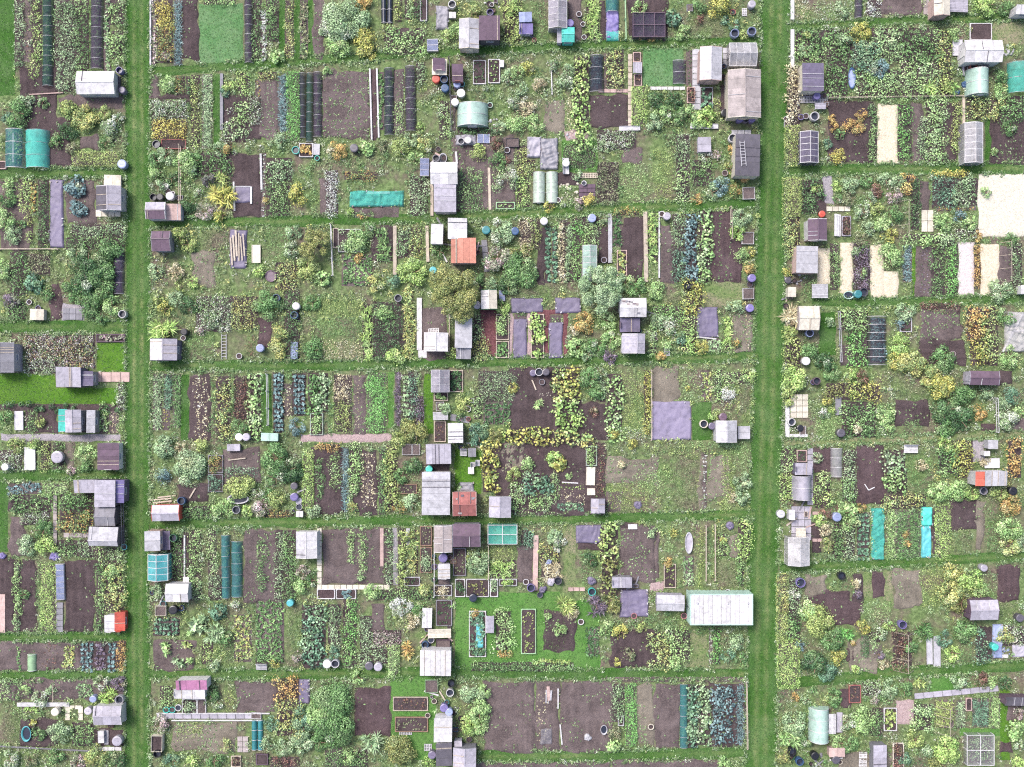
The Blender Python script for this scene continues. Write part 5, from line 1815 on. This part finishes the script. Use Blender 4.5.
t 549 322 563 358 purple amp=.05
c 549 315 562 322 lg s
m 563 314 568 358 bark
H 455 318 472 348 pgrey grey v flat=1 h=2.0 strips=2 kind=metal
H 456 348 471 359 grey grey h flat=1 h=1.5 strips=2
f 449 315 449 352 .8 pwood
c 473 314 484 340 lg d
c 472 338 490 363 yf d
s 453 353 7 lm
s 574 330 6 st
s 584 322 12 or b
s 576 348 10 lg p
s 590 345 9 g
s 571 340 6 wf
s 588 356 7 sv
T 600 288 23 sv h=3.6
# B1R
o 598 224 608 264
l 610 214 610 263 4 pgrey
c 613 215 622 247 dg r
o 622 217 644 283 d .03
r 617 250 627 276 pinkw yf r
l 645 212 646 282 4 pwood
c 648 210 658 262 lm t .7
l 659 212 659 278 1.6 white
o 660 225 673 284 m
c 672 214 686 246 sv d .6
c 672 246 686 282 bg d
c 686 214 698 282 bl p .5
c 698 210 712 284 lg p .5
o 712 210 742 282 b
c 717 212 722 280 g s
c 726 225 732 280 g s
f 729 208 730 240 1.2 pwood
s 741 218 11 sv b
s 738 232 9 lm b
k 742 232 754 244 white crate .5
s 741 255 8 lg
s 750 252 6 ye
s 749 268 7 or
b 752 278 4 violet
b 592 218 4.2 lblue
s 604 218 6 wf
c 582 250 586 282 yf d
c 615 208 640 215 of f
b 667 216 3.8 lilac
b 662 214 3 white
b 604 260 3 lilac
# B2R
H 620 298 646 317 white pgrey h h=2.1 debris=9
H 620 318 640 332 purple plum h flat=1 h=1.4 strips=3
H 622 334 645 353 lilac white v h=2.0 split=.35
b 633 331 2.8 teal
b 639 331 2.6 teal
s 636 286 10 g b
s 655 290 10 lg b
s 626 283 9 lg
c 660 296 686 305 br w
c 652 306 684 320 vg d .6
s 670 326 11 wf b
s 660 322 9 sv b
c 650 318 656 358 lg d
s 680 340 8 bg
s 668 345 8 lg
s 660 356 5 or
k 664 344 670 356 pgrey pallet
b 688 285 3.8 black
c 684 282 702 315 ye b .8
c 682 315 698 356 lm b .8
g 702 282 742 306 w
t 697 307 718 338 purple amp=.07
l 697 337 716 339 1.2 white
c 719 306 726 350 g w
c 724 318 732 350 lm t .7
o 732 314 752 352 l .3
c 745 314 751 352 st s
s 735 308 9 sv
s 737 344 5 of
s 702 348 8 ye
c 707 338 722 352 sv r
l 729 305 740 304 1.4 ye
k 743 288 754 299 white crate .5
b 750 284 3 dgrey
b 750 308 4 violet
s 607 320 10 lg b
s 612 338 10 lg b
s 598 346 9 g
s 610 356 8 pu
# C1r
c 478 371 516 402 sv c .25
c 483 402 511 424 dg r
s 513 388 6 ye
o 510 368 553 431
s 540 403 7 lg s
b 533 373 3.4 purple
b 539 372 4 white
b 546 372 3.6 dgrey
b 542 382 3 grey
l 532 380 536 390 1.2 pwood
c 537 392 553 396 pink s
c 553 367 567 400 yf p .9
c 566 367 580 400 ye p .9
c 553 400 582 430 lm p .9
c 505 430 552 444 ye p .8
c 552 430 592 446 yf p .8
s 478 436 11 bg b
s 494 436 9 kh
c 483 445 498 470 ye p .8
c 483 470 498 492 ye p .8
s 464 405 9 yg
c 474 396 482 420 lg d
s 460 418 6 dg
o 580 402 607 440
s 590 380 12 g b
s 596 392 9 g b
s 600 374 7 wf
c 600 380 606 402 sv d
s 594 412 6 rd
# C1R
c 607 374 622 440 lg p .5
c 622 372 638 440 yg w
c 638 370 644 438 yf w
c 644 370 650 438 ye d
f 650.5 370 650.5 440 .7 pwood
o 652 368 679 402 l .05
t 651 401 691 440 mauve amp=.06 extra=square_lilac
s 688 388 3 ye f
c 682 370 700 402 lg w
c 701 370 712 402 yf r
c 714 370 722 402 lg d
s 728 394 9 wh f
c 724 372 752 384 lg d
s 752 377 7 lm
c 738 384 750 408 br w
H 716 421 737 442 pgrey white v h=1.9 kind=metal
k 738 426 750 439 pgrey cabinet .9
b 704 424 4.2 cream
b 712 426 3.5 purple
s 713 416 5 lm
b 723 417 4 plum
c 608 426 650 442 wf w
s 614 434 6 ye
s 632 443 6 ye
c 690 440 750 448 lg w
g 692 402 712 440 p
# C2r
k 460 449 467 456 pgrey bench
k 468 448 476 457 grey table
k 471 462 475 467 pgrey bench
k 476 460 480 466 pgrey bench
k 468 467 474 474 white table
g 455 450 482 494 l
s 460 487 4 sv
t 459 482 474 494 grey amp=.5 extra=grey_netting
H 453 492 476 516 brick pinkw h h=2.0 strips=3 debris=5
H 489 497 511 517 lilac pgrey v h=1.9
o 495 442 606 516
mm 502 444 524 468
s 514 476 8 yg
o 524 446 545 462 b
c 500 466 535 474 st s
s 553 458 8 lm p
s 560 464 8 ye p
s 528 464 8 lg
c 508 478 524 512 lg b .5
c 524 474 552 496 bg p .6
c 530 494 552 512 lg d
c 550 472 558 504 lg d
c 558 490 585 503 st o
c 558 483 584 491 lm s
c 558 503 586 512 bg r
s 569 476 4 lg
l 562 482 578 483 1 white
r 586 446 597 466 celadon lg d
k 586 467 595 485 cream panel
k 587 488 595 495 cream panel
c 597 444 605 498 rd w
H 591 499 605 513 lilac grey v h=1.5
# C2R
o 606 458 660 484 l .35
s 622 466 5 st
c 608 484 650 512 yg w
c 632 470 672 496 lg w
c 670 456 698 512 br w
o 698 456 704 512 l .1
c 702 452 707 509 wh s
o 708 456 730 500 l .3
c 722 448 734 512 yg w
c 734 445 752 472 lg w
s 743 482 9 sv b
s 743 498 9 sv b
s 733 497 6 st f
S 638 505 4.5 purple
o 606 490 622 512 m .2
# D1r
H 453 524 480 547 plum grey h h=2.0
N 488 525 517 544 tq white h=1.2
r 453 548 466 576 grey br s
s 478 562 11 sv b ry=14
f 488 545 488 578 .8 pwood
c 490 545 517 560 yg w
c 492 560 516 578 lm t .6
r 455 579 465 597 white dg d
r 466 579 489 597 white kh s
r 490 579 498 597 white sv d
r 499 579 517 586 pgrey lm d
c 521 530 533 548 bg d
o 517 546 534 582 m .1
l 536 535 535 590 5 pinkw
c 540 532 553 545 br w
s 555 537 8 sv p
s 558 545 8 wf
c 540 545 560 562 yf d
c 541 560 560 580 st t .5
S 549 562 3.4 lblue
S 551 582 5 lilac
b 558 581 4 dgrey
b 526 582 3 white
b 531 588 4 violet
S 543 590 4 purple
u 540 595 3 3 dgrey
g 563 525 576 592 w
t 576 525 601 543 purple amp=.12
o 577 542 601 550
c 578 550 600 584 g w
s 590 560 8 dg
S 592 581 5 purple
b 592 592 4 tq
L 568 589 585 589 4 pinkw
# D1R
c 600 522 618 560 yg p .9
c 602 560 618 595 kh p .9
o 620 526 656 582 m .45
s 651 534 6 sv
o 655 527 659 578 m
c 664 526 678 556 lg w
s 674 533 5 ye
s 667 563 5 or f
r 664 564 676 588 pwood yg s
u 689 543 4 11 pgrey fill=lilac
c 683 556 694 586 sv r
c 696 526 704 588 yg w
f 705 525 705 580 .6 pwood
c 707 526 712 588 g w
f 714 524 714 580 .6 pwood
c 718 534 727 556 lg d
s 723 540 4 ye
o 728 536 740 560 l .3
c 716 558 740 588 br w
c 738 520 752 560 lm b
c 737 556 744 586 g d
S 730 526 4.5 purple
o 618 522 634 528
k 628 524 637 529 white panel
H 612 577 632 588 lilac grey h flat=1 h=1.5 strips=3
t 620 589 648 617 purple amp=.12
sg 642 590 648 596 white 3
H 657 595 684 611 pgrey lilac h h=1.7
C_ 690 594 753 625
b 728 592 2.8 white
m 650 582 664 590 pink
# D2r
g 455 592 560 672 v
g 560 600 600 672 v
r 469 611 486 657 white bg r
s 474 614 6 or f
k 486 616 494 633 lilac table
b 489 619 3 black
b 491 628 3.4 white
t 475 622 484 648 aqua amp=.15 extra=aqua_torn
c 494 610 512 652 lg b .4
c 497 650 512 658 or f
r 521 609 536 654 pgreen yg s
o 543 610 576 652 d .12
s 560 630 7 lg
s 548 616 4 lg
c 470 661 575 672 g d
c 530 660 570 665 yg r
s 565 604 12 yg t
s 572 612 8 st
b 581 622 3 white
b 473 598 4 navy
c 470 648 484 656 g d
# D2R
s 596 606 11 pu t
s 612 604 10 kh b
s 606 628 8 lg
s 620 632 9 ye
c 586 626 600 658 dg r
o 610 630 656 668 d .05
s 630 655 7 br
s 618 663 4 ye
c 652 632 670 668 yf b .8
c 668 630 690 660 lg b .8
s 676 664 8 lg
g 690 634 708 668 w
c 709 628 713 664 wh s
c 713 628 720 664 vg d
s 735 644 11 sv b
s 728 656 8 bg
s 740 658 7 g
b 684 616 3.2 pink
b 634 616 3 pink
s 642 628 6 yg
# Er
s 472 694 12 sv b
s 478 712 13 lg b
s 470 726 11 lm b
s 484 692 8 lg
s 480 728 9 lg b
o 484 681 536 752 m .12
o 535 681 560 752 m .12
o 560 681 613 752 m .12
c 536 690 548 742 st s
t 540 728 552 744 grey amp=.2 kind=thin extra=thin_grey_netting pegs=0
l 548 686 549 700 3 pinkw
l 558 688 558 708 1.3 white
l 560 724 562 744 1.3 white
w 545 686 552 702 3 pgrey
sack 588 738 4 pgrey
o 476 762 612 770 m
# ER
o 600 682 613 750 m .2
c 612 684 625 722 sv d .6
r 618 716 624 726 pgrey sv s
s 616 732 8 br
u 604 730 3.5 5 pgrey
s 614 747 7 lg p
c 626 684 636 746 vg h .5
o 636 684 654 746 l .2
b 651 727 3 cream
o 654 684 681 748 m
n 680 684 688 748 teal h=.35
c 688 684 698 748 bg p .5
c 698 686 710 745 sv p .5
o 710 683 745 747
c 711 684 733 744 bl p .5
c 736 684 744 745 bl l
f 745 682 746 747 .8 pwood
o 612 760 720 770 m
s 726 766 8 lg
c 600 676 745 682 br s
# R0
l 792 0 792 20 3.5 white
l 792 30 792 68 3.5 white
c 795 0 813 20 st w
c 813 0 855 22 wf w
s 840 10 8 sv
n 855 -6 863 18 plumnet h=.5
c 866 0 881 17 wh f
o 881 -4 922 16 m
L 926 0 926 15 6 tan
H 934 -4 950 15 cream pinkw v h=2.0
k 950 -4 968 12 lilac table
s 985 5 13 lm b
s 1005 8 9 g
H 1016 5 1034 14 white white h flat=1 h=1.8
# R1
c 796 30 825 62 g b .6
s 806 36 6 yg
s 806 50 8 sv
c 826 30 852 60 g b .7
s 860 32 11 ye b
s 845 40 9 sv b
s 866 46 9 sv
c 852 42 880 70 bg b .7
c 872 28 900 62 lg b .8
c 900 28 940 62 g b .8
s 880 70 10 bl b
c 826 60 848 98 g b .6
u 852 78 4 11 blue h=.3 fill=lblue
c 858 70 900 98 lg b .6
c 900 60 940 98 lg b .7
c 938 32 951 66 yf b .8
c 938 66 952 98 yg b .7
s 954 34 8 lg
s 930 86 9 lm t
s 950 88 8 lm t
H 802 63 824 91 purple cream v flat=1 h=2.0
b 817 96 3.5 violet
k 799 96 828 103 pgrey pallet
k 815 103 826 109 lilac table
f 828 99 962 97 .5 pwood
c 787 66 800 86 st b
# R1R
r 970 23 992 40 white -
H 965 40 1002 62 white white h h=2.1
b 968 64 3.2 black
b 985 64 4.2 dgrey
b 974 66 3.5 brick
p 968 69 990 95 mint h=1.8 extra=mint|v
n 1009 62 1032 93 tq h=1.1 hoops=3
k 952 40 962 56 pgrey panel
g 992 22 1030 44 w
sg 1002 44 1014 56 pgrey 14
s 1000 76 9 g
s 1000 92 9 lg
S 965 84 4 blue
S 957 92 3.4 blue
l 962 48 963 76 1.4 lilac
c 966 98 1000 120 yf b .8
c 1000 96 1024 122 g b .8
# R2
o 828 101 872 163
b 815 116 4.6 white open=1
b 801 117 3 violet
b 806 116 3 pgrey
s 833 119 6 or f
s 834 127 5 or f
s 840 134 6 g
s 849 126 8 or f
s 858 128 8 or f
s 863 114 7 or f
s 838 157 9 yb f
s 829 144 5 bg
c 870 106 877 160 g d
m 877 104 897 163 straw
c 897 104 912 160 vg d .6
o 912 102 922 162 m
c 918 118 927 160 sv d .6
c 926 100 945 162 lg b .7
o 945 102 957 162
c 953 102 961 155 yg d
l 963 98 963 164 2.6 pwood
G 966 122 984 162 white v pgrey h=1.6
g 985 104 991 164 p
o 990 120 1030 165 d .2
s 1010 128 9 g
s 995 152 4 lg
c 995 150 1024 164 br s
c 786 86 800 126 st b
c 785 126 800 166 yg h .9
G 801 131 819 162 white v purple h=1.6
# R3a
c 783 178 800 216 yg h 1.0
c 783 216 800 256 yf d 1.0
c 802 180 826 214 dg b .7
s 817 188 6 lm
m 822 176 833 204 grit
s 837 186 6 lm
s 850 184 10 sv b
s 850 199 8 br
s 838 198 6 g
H 808 219 827 240 plum white v h=1.9
b 822 214 3.4 red
k 834 214 842 236 white steps
L 826 209 850 209 5 cream
r 842 216 851 236 lilac rd d
s 866 182 8 g
s 870 198 8 wf
s 862 212 9 wf
s 876 190 7 rd
s 878 208 9 yg
s 886 180 8 sv
s 868 228 9 sv
s 882 222 10 lg
s 862 240 8 br
s 895 195 9 pk
s 895 214 10 g
s 890 236 9 ye
s 898 180 8 sv
k 872 188 878 197 cream crate
c 902 173 911 196 or b .8
c 911 178 919 230 dg d
o 919 180 930 210 m
L 927 210 927 232 12 cream size=1.1
c 932 171 954 177 yb f
c 955 170 970 177 yb f
c 932 178 955 208 bg b .6
c 955 178 978 206 sv b .7
c 936 207 952 211 or s
c 956 207 976 211 or s
s 944 222 10 lg b
s 960 216 7 bl
s 970 222 9 lg
c 955 228 980 240 wf f
C 897 202 911 238
m 978 174 1034 237 sand
s 986 192 6 lg
s 1012 240 8 g
s 978 236 6 or
c 905 234 955 244 lg b
# R3b
H 796 246 818 273 pgrey pinkw v h=2.0 flat=1 strips=3
m 817 248 830 284 straw
c 830 244 839 290 g d
m 840 243 853 293 straw
c 853 243 870 290 pu d
s 862 272 6 lg
s 856 252 5 sv
s 864 248 6 g
m 870 245 884 298 straw
m 884 272 898 298 straw
s 890 258 13 lg b
k 812 284 828 298 pgrey table
u 849 295 5.5 4 mint
b 858 294 4 teal
b 864 292 4.5 dgrey
b 788 280 3.4 dgrey
k 788 287 796 297 cream cabinet
sg 796 274 806 286 pgrey 6
s 788 272 5 ye
c 903 245 912 282 bl l
g 912 245 916 296 l
o 916 246 932 297 m
c 918 246 930 296 pu s
c 931 246 945 297 g d
c 946 244 958 297 vg d .6
m 958 242 974 296 pale
c 974 243 981 289 or f
m 980 244 999 296 straw
C 999 243 1012 282
o 998 246 1012 286 m
c 1012 243 1022 290 sv d
s 1001 290 13 sv b
k 1021 285 1028 294 white cabinet
c 800 274 812 300 g w
# R4
s 793 318 12 st t h=1.2
H 799 306 819 330 cream tan h h=1.9
b 810 333 4 lblue
b 786 306 2.8 black
s 790 334 9 yg
f 837 312 839 362 1.0 pgrey
c 840 310 868 330 lg b .6
c 848 330 868 366 vg b .6
o 840 344 854 366 m
n 868 316 887 365 navy h=.7 kind=thin hoops=7 pal=bl
g 819 312 836 356 p
s 830 322 5 sv
c 786 340 801 374 yg b
s 812 352 10 g b
s 825 362 11 dg b
b 806 361 4.2 white
s 905 312 10 sv b
s 900 325 6 bl
r 900 318 912 332 pgrey dg s
s 900 344 11 lm b
s 912 362 15 yf b
s 900 360 11 ye b
o 920 308 962 340 m .5
o 918 340 966 366
s 942 360 13 g b
b 953 354 3 tan
c 920 302 960 312 rd d
c 966 308 984 340 or b 1.1
c 970 340 986 366 ye b 1.1
c 984 306 998 366 yf b 1.0
s 1006 316 10 g
t 1004 312 1030 352 white amp=.5 kind=net extra=white_heaped pegs=0
l 1002 352 1022 314 1.6 white
l 1006 332 1026 330 1.4 white
s 1010 358 11 lg
# R4b
s 795 378 14 lm b h=1.6
s 790 396 9 yg b
L 799 394 799 418 18 cream
l 787 402 787 437 4 white
l 785 435.5 807 435.5 3 white
b 792 422 3.8 white open=1
b 800 428 3.4 black
k 800 426 806 435 white crate
b 817 381 3.8 plum
b 813 382 2.6 violet
s 852 374 8 lm
s 832 374 10 g
s 862 376 8 rd
c 826 383 850 400 kh b .9
c 846 384 880 400 ye b .9
k 835 397 841 415 grey panel
s 828 402 6 ye
s 823 412 7 wf
s 832 410 4 lm
c 842 402 876 438 g b .5
c 814 414 842 440 lg w
s 858 430 5 st
b 841 433 4.2 dgrey
s 885 412 10 lg b
s 888 426 9 lg b
o 894 400 930 428 d .1
c 896 382 932 400 br w
c 900 418 922 436 g w
s 942 386 14 ye b
s 930 376 12 yf b
s 945 410 14 dg b
s 962 396 13 g b
s 962 420 14 dg b
s 945 428 11 g b
s 980 412 9 or
H 970 371 999 385 plum lilac h h=2.0
o 982 424 995 432 b
o 998 370 1012 384
f 994 398 995 432 .9 white
s 1005 402 9 sv
s 1008 420 12 wf b
s 1012 396 10 bg
s 1020 412 8 lg
s 985 392 9 sv
o 1012 418 1030 432 m
# R5a
c 779 448 797 474 lg d
c 779 474 797 502 lm d
r 797 450 807 462 pinkw dg s
L 810 448 810 505 6 lilac
p 793 476 812 500 lilac h=1.8 extra=lilac|v
H 795 463 812 475 lilac purple h flat=1 h=1.4 strips=2
o 813 448 832 474 b
s 818 458 6 wf
n 831 448 843 477 pgrey h=.6 kind=glass noun=clear_cloche
c 815 475 830 508 lm b
c 843 450 856 500 sv d .6
c 842 476 856 504 g d
o 856 446 885 505 b
l 864 484 868 490 .8 white
l 868 490 874 487 .8 white
c 885 450 905 472 sv p .6
c 885 472 908 494 lg p .6
c 885 494 926 509 yf b
k 904 445 918 453 white bench
s 921 465 7 st
c 906 454 934 494 g w
c 938 444 956 474 g b
s 946 444 9 lm
c 955 440 973 478 ye b .9
s 938 492 12 lg b
s 958 492 11 lg b
s 972 494 8 lm
k 988 440 998 449 pgrey cabinet
k 984 451 990 456 white cabinet
k 984 458 999 468 white panel
s 985 462 5 st
H 985 471 1007 486 pgrey white h flat=1 h=2.1 strips=3
H 975 471.5 985 486 coral white v flat=1 h=2.1 strips=2 kind=plain
b 984 491 3.8 lilac
b 1013 491 4.2 black
c 1008 438 1021 478 or b 1.0
m 972 440 984 462 grit
s 1000 494 9 yg
# R5b
L 801 506 801 540 20 lilac
G 789 538 810 566 white v white h=1.7 n=5
b 781 514 4 pgrey
k 789 510 795 520 white cabinet
k 796 528 806 538 cream table
L 812 513 826 513 3.5 pinkw
L 812 540 822 540 3.5 pinkw
o 812 524 822 552
s 820 520 7 lm
s 826 514 7 rd
s 838 508 9 lg
s 850 512 9 lg p
s 850 524 9 lg
b 837 517 4.5 lblue
s 826 530 8 st
s 828 545 8 yf
c 832 524 844 562 g d
c 844 524 855 562 sv d
c 857 512 870 562 bg k
s 862 508 6 or
c 872 510 883 558 g d .2
t 871 508 884 560 tq amp=.4 kind=net extra=bright_turquoise_bunched
c 886 510 896 560 lg l
c 896 510 908 560 g l
c 908 510 920 560 g l
s 907 534 4 or f
s 907 544 4 or f
t 921 507 932 526 tq amp=.2 extra=turquoise_netting
t 921 526 931 558 aqua amp=.2 extra=aqua_netting
o 931 510 936 556
c 936 505 950 560 lm h .6
o 950 500 978 530
o 974 500 984 548 l
c 952 530 970 556 br w
c 985 506 1000 552 g w
s 1012 506 12 or b
s 1010 528 14 lg b
s 1012 546 11 yf b
s 1022 540 9 sv
# R6
c 777 574 788 612 yf h .8
s 794 595 7 wf
b 801 583 4.8 violet open=1
b 842 576 4 black open=1
c 789 578 800 616 sv d
o 806 574 828 596 l
o 808 590 850 618 b
o 826 600 862 626 b
s 857 584 5 st
s 857 594 5 pu
o 853 574 863 604
g 863 572 872 604 w
o 871 571 885 598 b
o 893 569 921 606 l .05
g 884 570 893 606 w
c 920 566 946 606 yg w
s 955 574 12 yf b
s 972 582 13 lm b
s 950 594 14 yf b
s 962 604 12 kh b
s 982 592 9 lg
b 984 568 3.6 lilac
o 997 564 1020 602 b
H 970 600 998 620 lilac plum h h=2.0
c 998 602 1020 620 br w
c 862 600 892 618 lg w
# R6b
c 777 614 787 642 yg h 1.0
c 778 640 799 688 lm h 1.1
c 787 614 800 640 g b
s 820 622 17 yg b h=1.7
s 833 640 13 g b h=1.5
s 808 612 11 lg b
s 815 664 14 dg b
s 828 672 11 bg b
s 838 657 9 ye
s 800 646 6 bl
s 848 632 8 vg t
s 862 627 8 ye
s 854 643 4 or f
s 856 670 4 lm
o 849 642 880 672 l .1
o 847 648 856 662 b
c 861 636 868 656 dg h .5
c 869 632 880 652 lg d
s 882 634 7 wf
s 889 628 6 lm
b 903 625 4.2 violet
c 893 632 912 672 rd d
C 893 632 914 670
s 925 630 10 g t
s 912 645 8 g
k 926 638 932 664 pgrey panel
k 933 636 940 666 pgrey panel
s 953 654 9 lm b
s 945 640 9 bg
s 964 632 12 g b
c 960 640 976 664 g w
c 976 626 992 664 bg b
t 992 624 1003 640 lblue amp=.18 extra=pale_blue_rumpled
t 992 640 1002 658 lblue amp=.18 extra=pale_blue_rumpled
t 1012 644 1030 657 lilac amp=.18 extra=pale_lilac_rumpled
c 1002 626 1024 646 wf f
sg 1000 648 1012 656 lblue 6
s 1006 636 9 yf
u 1014 640 4 3 cream
b 995 647 3.6 tq
L 1000 656 1008 656 4 white
b 1020 618 4 dgrey
s 880 655 6 pu
s 884 664 6 st
# R7
s 795 698 4.5 or f
s 806 700 6 sv
o 839 688 851 706 b
r 849 685 861 703 brick rd s
s 834 698 7 g b ry=12
c 862 680 882 696 wf f
s 874 700 5 pk
s 890 690 10 sv
s 905 690 9 g
p 810 708 830 742 mint h=1.7 extra=mint|v
k 829 714 836 734 white table
k 836 712 842 732 lilac panel
s 795 724 13 sv b
s 790 738 11 lg t
s 806 740 9 g
s 848 722 9 wf
s 864 722 10 lg b ry=16
c 870 708 883 736 g d
r 884 708 897 731 white yg r
k 829 748 845 757 pinkw cabinet .9
b 836 760 4 dgrey
b 815 756 4 black
b 792 752 4.5 black
b 800 762 4 blue
s 785 756 9 kh
sg 812 752 824 764 grey 7
s 850 744 10 g
s 838 742 9 lg
o 840 752 892 770 l
k 859 752 867 770 white pallet
H 873 745 887 772 lilac grey v flat=1 h=1.5
r 893 743 904 772 cream rd d
m 896 700 914 724 pink
L 914 696 998 688 6 lilac size=.9
s 920 683 7 yg t
g 930 676 960 692 v
s 962 682 9 sv b
s 980 680 9 rd
s 993 683 6 lg
s 1006 684 8 dg
c 914 704 932 730 lg b
c 934 700 954 728 yg l
c 956 700 965 728 sv l
r 966 698 972 711 pinkw -
c 972 698 989 727 bg l
c 990 696 1000 728 lg l
g 1000 690 1010 760 l
g 960 728 1000 736 v
H 1005 697 1034 706 dgrey plum h flat=1 h=1.6
o 1006 706 1024 722 m
s 1020 714 7 pk
s 1016 730 10 lg p
C 934 706 956 732
s 916 740 9 yg b
s 926 754 8 sv
s 946 750 14 lm b
s 938 764 10 kh
N 967 735 994 765 pgrey white h=.9 pal=sv net=sheer
o 1000 740 1013 752 b
s 1020 746 7 wf
s 1018 764 9 lm
s 905 760 8 bg
'''
def run():
    for ln in DATA.strip().split('\n'):
        if ln.startswith('#'): continue
        tk = ln.split(); op = tk[0]; kw = {}; a = []
        for v in tk[1:]:
            if '=' in v:
                k, q = v.split('='); 
                try: q = float(q)
                except ValueError: q = q.replace('_', ' ') if k in ('extra', 'noun') else q
                kw[k] = int(q) if k in ('strips', 'flat', 'nx', 'ny', 'hoops', 'n', 'pegs', 'open') else q
            else:
                try: a.append(float(v))
                except ValueError: a.append(v)
        if 'open' in kw: kw['open_'] = bool(kw.pop('open'))
        if op == 'c':
            if a[4] == 'pink': a[4] = 'pk'
            crop(*a)
        elif op == 's':
            if a[2] < 1: continue
            if len(a) > 4 and a[4] == 'h': a[4] = 'd'
            shrub(*a, **kw)
        elif op == 'o': soil(*a[:4], *( [a[4]] if len(a) > 4 and isinstance(a[4], str) else ['d']), *( [a[-1]] if len(a) > 5 else []))
        elif op == 'g': turf(*a)
        elif op == 'm': mulch(*a)
        elif op == 'mm': soil(*a[:4], 'l', .2)
        elif op == 't': tarp(*a, **kw)
        elif op == 'n':
            nn = kw.get('noun'); 
            if nn: kw['name'] = nn.replace(' ', '_')
            tunnel(*a, **kw)
        elif op == 'p': tunnel(*a[:5], kind='film', noun='polytunnel', name='polytunnel', **kw)
        elif op == 'N': cage(*a, **kw)
        elif op == 'H':
            nn = kw.get('noun')
            if nn and 'name' not in kw: kw['name'] = nn.replace(' ', '_')
            if 'flat' in kw: kw['flat'] = bool(kw['flat'])
            shed(*a, **kw)
        elif op == 'G': greenhouse(*a, **kw)
        elif op == 'b': barrel(*[{'bg': 'lblue', 'ye': 'yellow'}.get(v, v) if isinstance(v, str) else v for v in a], **kw)
        elif op == 'u': tub(*a, **kw)
        elif op == 'r': raised(*a, **kw)
        elif op == 'k': box(*a, **kw)
        elif op == 'l': plank(*[{'ye': 'yellow'}.get(v, v) if isinstance(v, str) else v for v in a], **kw)
        elif op == 'L':
            if a[5] == 'grit': a[5] = 'grey'
            slabs(*a, **kw)
        elif op == 'f': fence(*a, **kw)
        elif op == 'T': tree(*a, **kw)
        elif op in ('S', 'sack'): sack(*a)
        elif op == 'sg': stones(*a[:4], a[4], int(a[5]))
        elif op == 'w': timbers(*a[:4], int(a[4]), a[5])
        elif op == 'A': ladder(*a, **kw)
        elif op == 'C': frame_canes(*a)
        elif op == 'C_': container(*a)
def clutter():                              # pots, crates and short boards left lying round the sheds
    cs = ['white', 'pgrey', 'dgrey', 'black', 'blue', 'violet', 'lilac', 'brick', 'teal', 'cream', 'green', 'tan']
    for x0, y0, x1, y1, n in [(452, 64, 464, 104, 6), (456, 440, 482, 448, 4), (464, 396, 474, 430, 5), (427, 552, 436, 598, 5), (440, 552, 454, 566, 3), (422, 626, 452, 650, 7), (440, 700, 470, 748, 10), (150, 190, 180, 201, 4), (786, 98, 800, 126, 5),
                              (802, 92, 830, 112, 6), (962, 60, 990, 70, 5), (486, 0, 500, 12, 4), (518, 22, 536, 42, 5), (782, 742, 842, 766, 8), (784, 272, 810, 299, 6), (430, 148, 446, 162, 4), (440, 218, 449, 262, 4), (474, 246, 482, 300, 4), (150, 580, 168, 604, 4), (648, 300, 656, 350, 3), (110, 696, 124, 744, 5), (788, 505, 814, 540, 5), (600, 576, 640, 592, 5), (290, 482, 303, 512, 3), (722, 66, 730, 84, 3), (420, 690, 452, 716, 5)]:
        for i in range(n):
            x, y = random.uniform(x0, x1), random.uniform(y0, y1); k = random.random(); c = random.choice(cs)
            if k < .5: barrel(x, y, random.uniform(1.6, 3.1), c, h=random.uniform(.25, .5))
            elif k < .75: w, d = random.uniform(3, 6), random.uniform(3, 6); box(x-w/2, y-d/2, x+w/2, y+d/2, random.choice(['pwood', 'wood', 'lilac', 'pgrey', 'blue']), 'crate', .35)
            else: a = random.uniform(0, 3.14); q = random.uniform(4, 8); plank(x-q*math.cos(a), y-q*math.sin(a), x+q*math.cos(a), y+q*math.sin(a), random.uniform(1, 1.8), random.choice(['pwood', 'pinkw', 'white', 'grey']), .05, 'loose_board', 'loose board')
run(); clutter(); weeds(); grass_blades(); finish_labels()
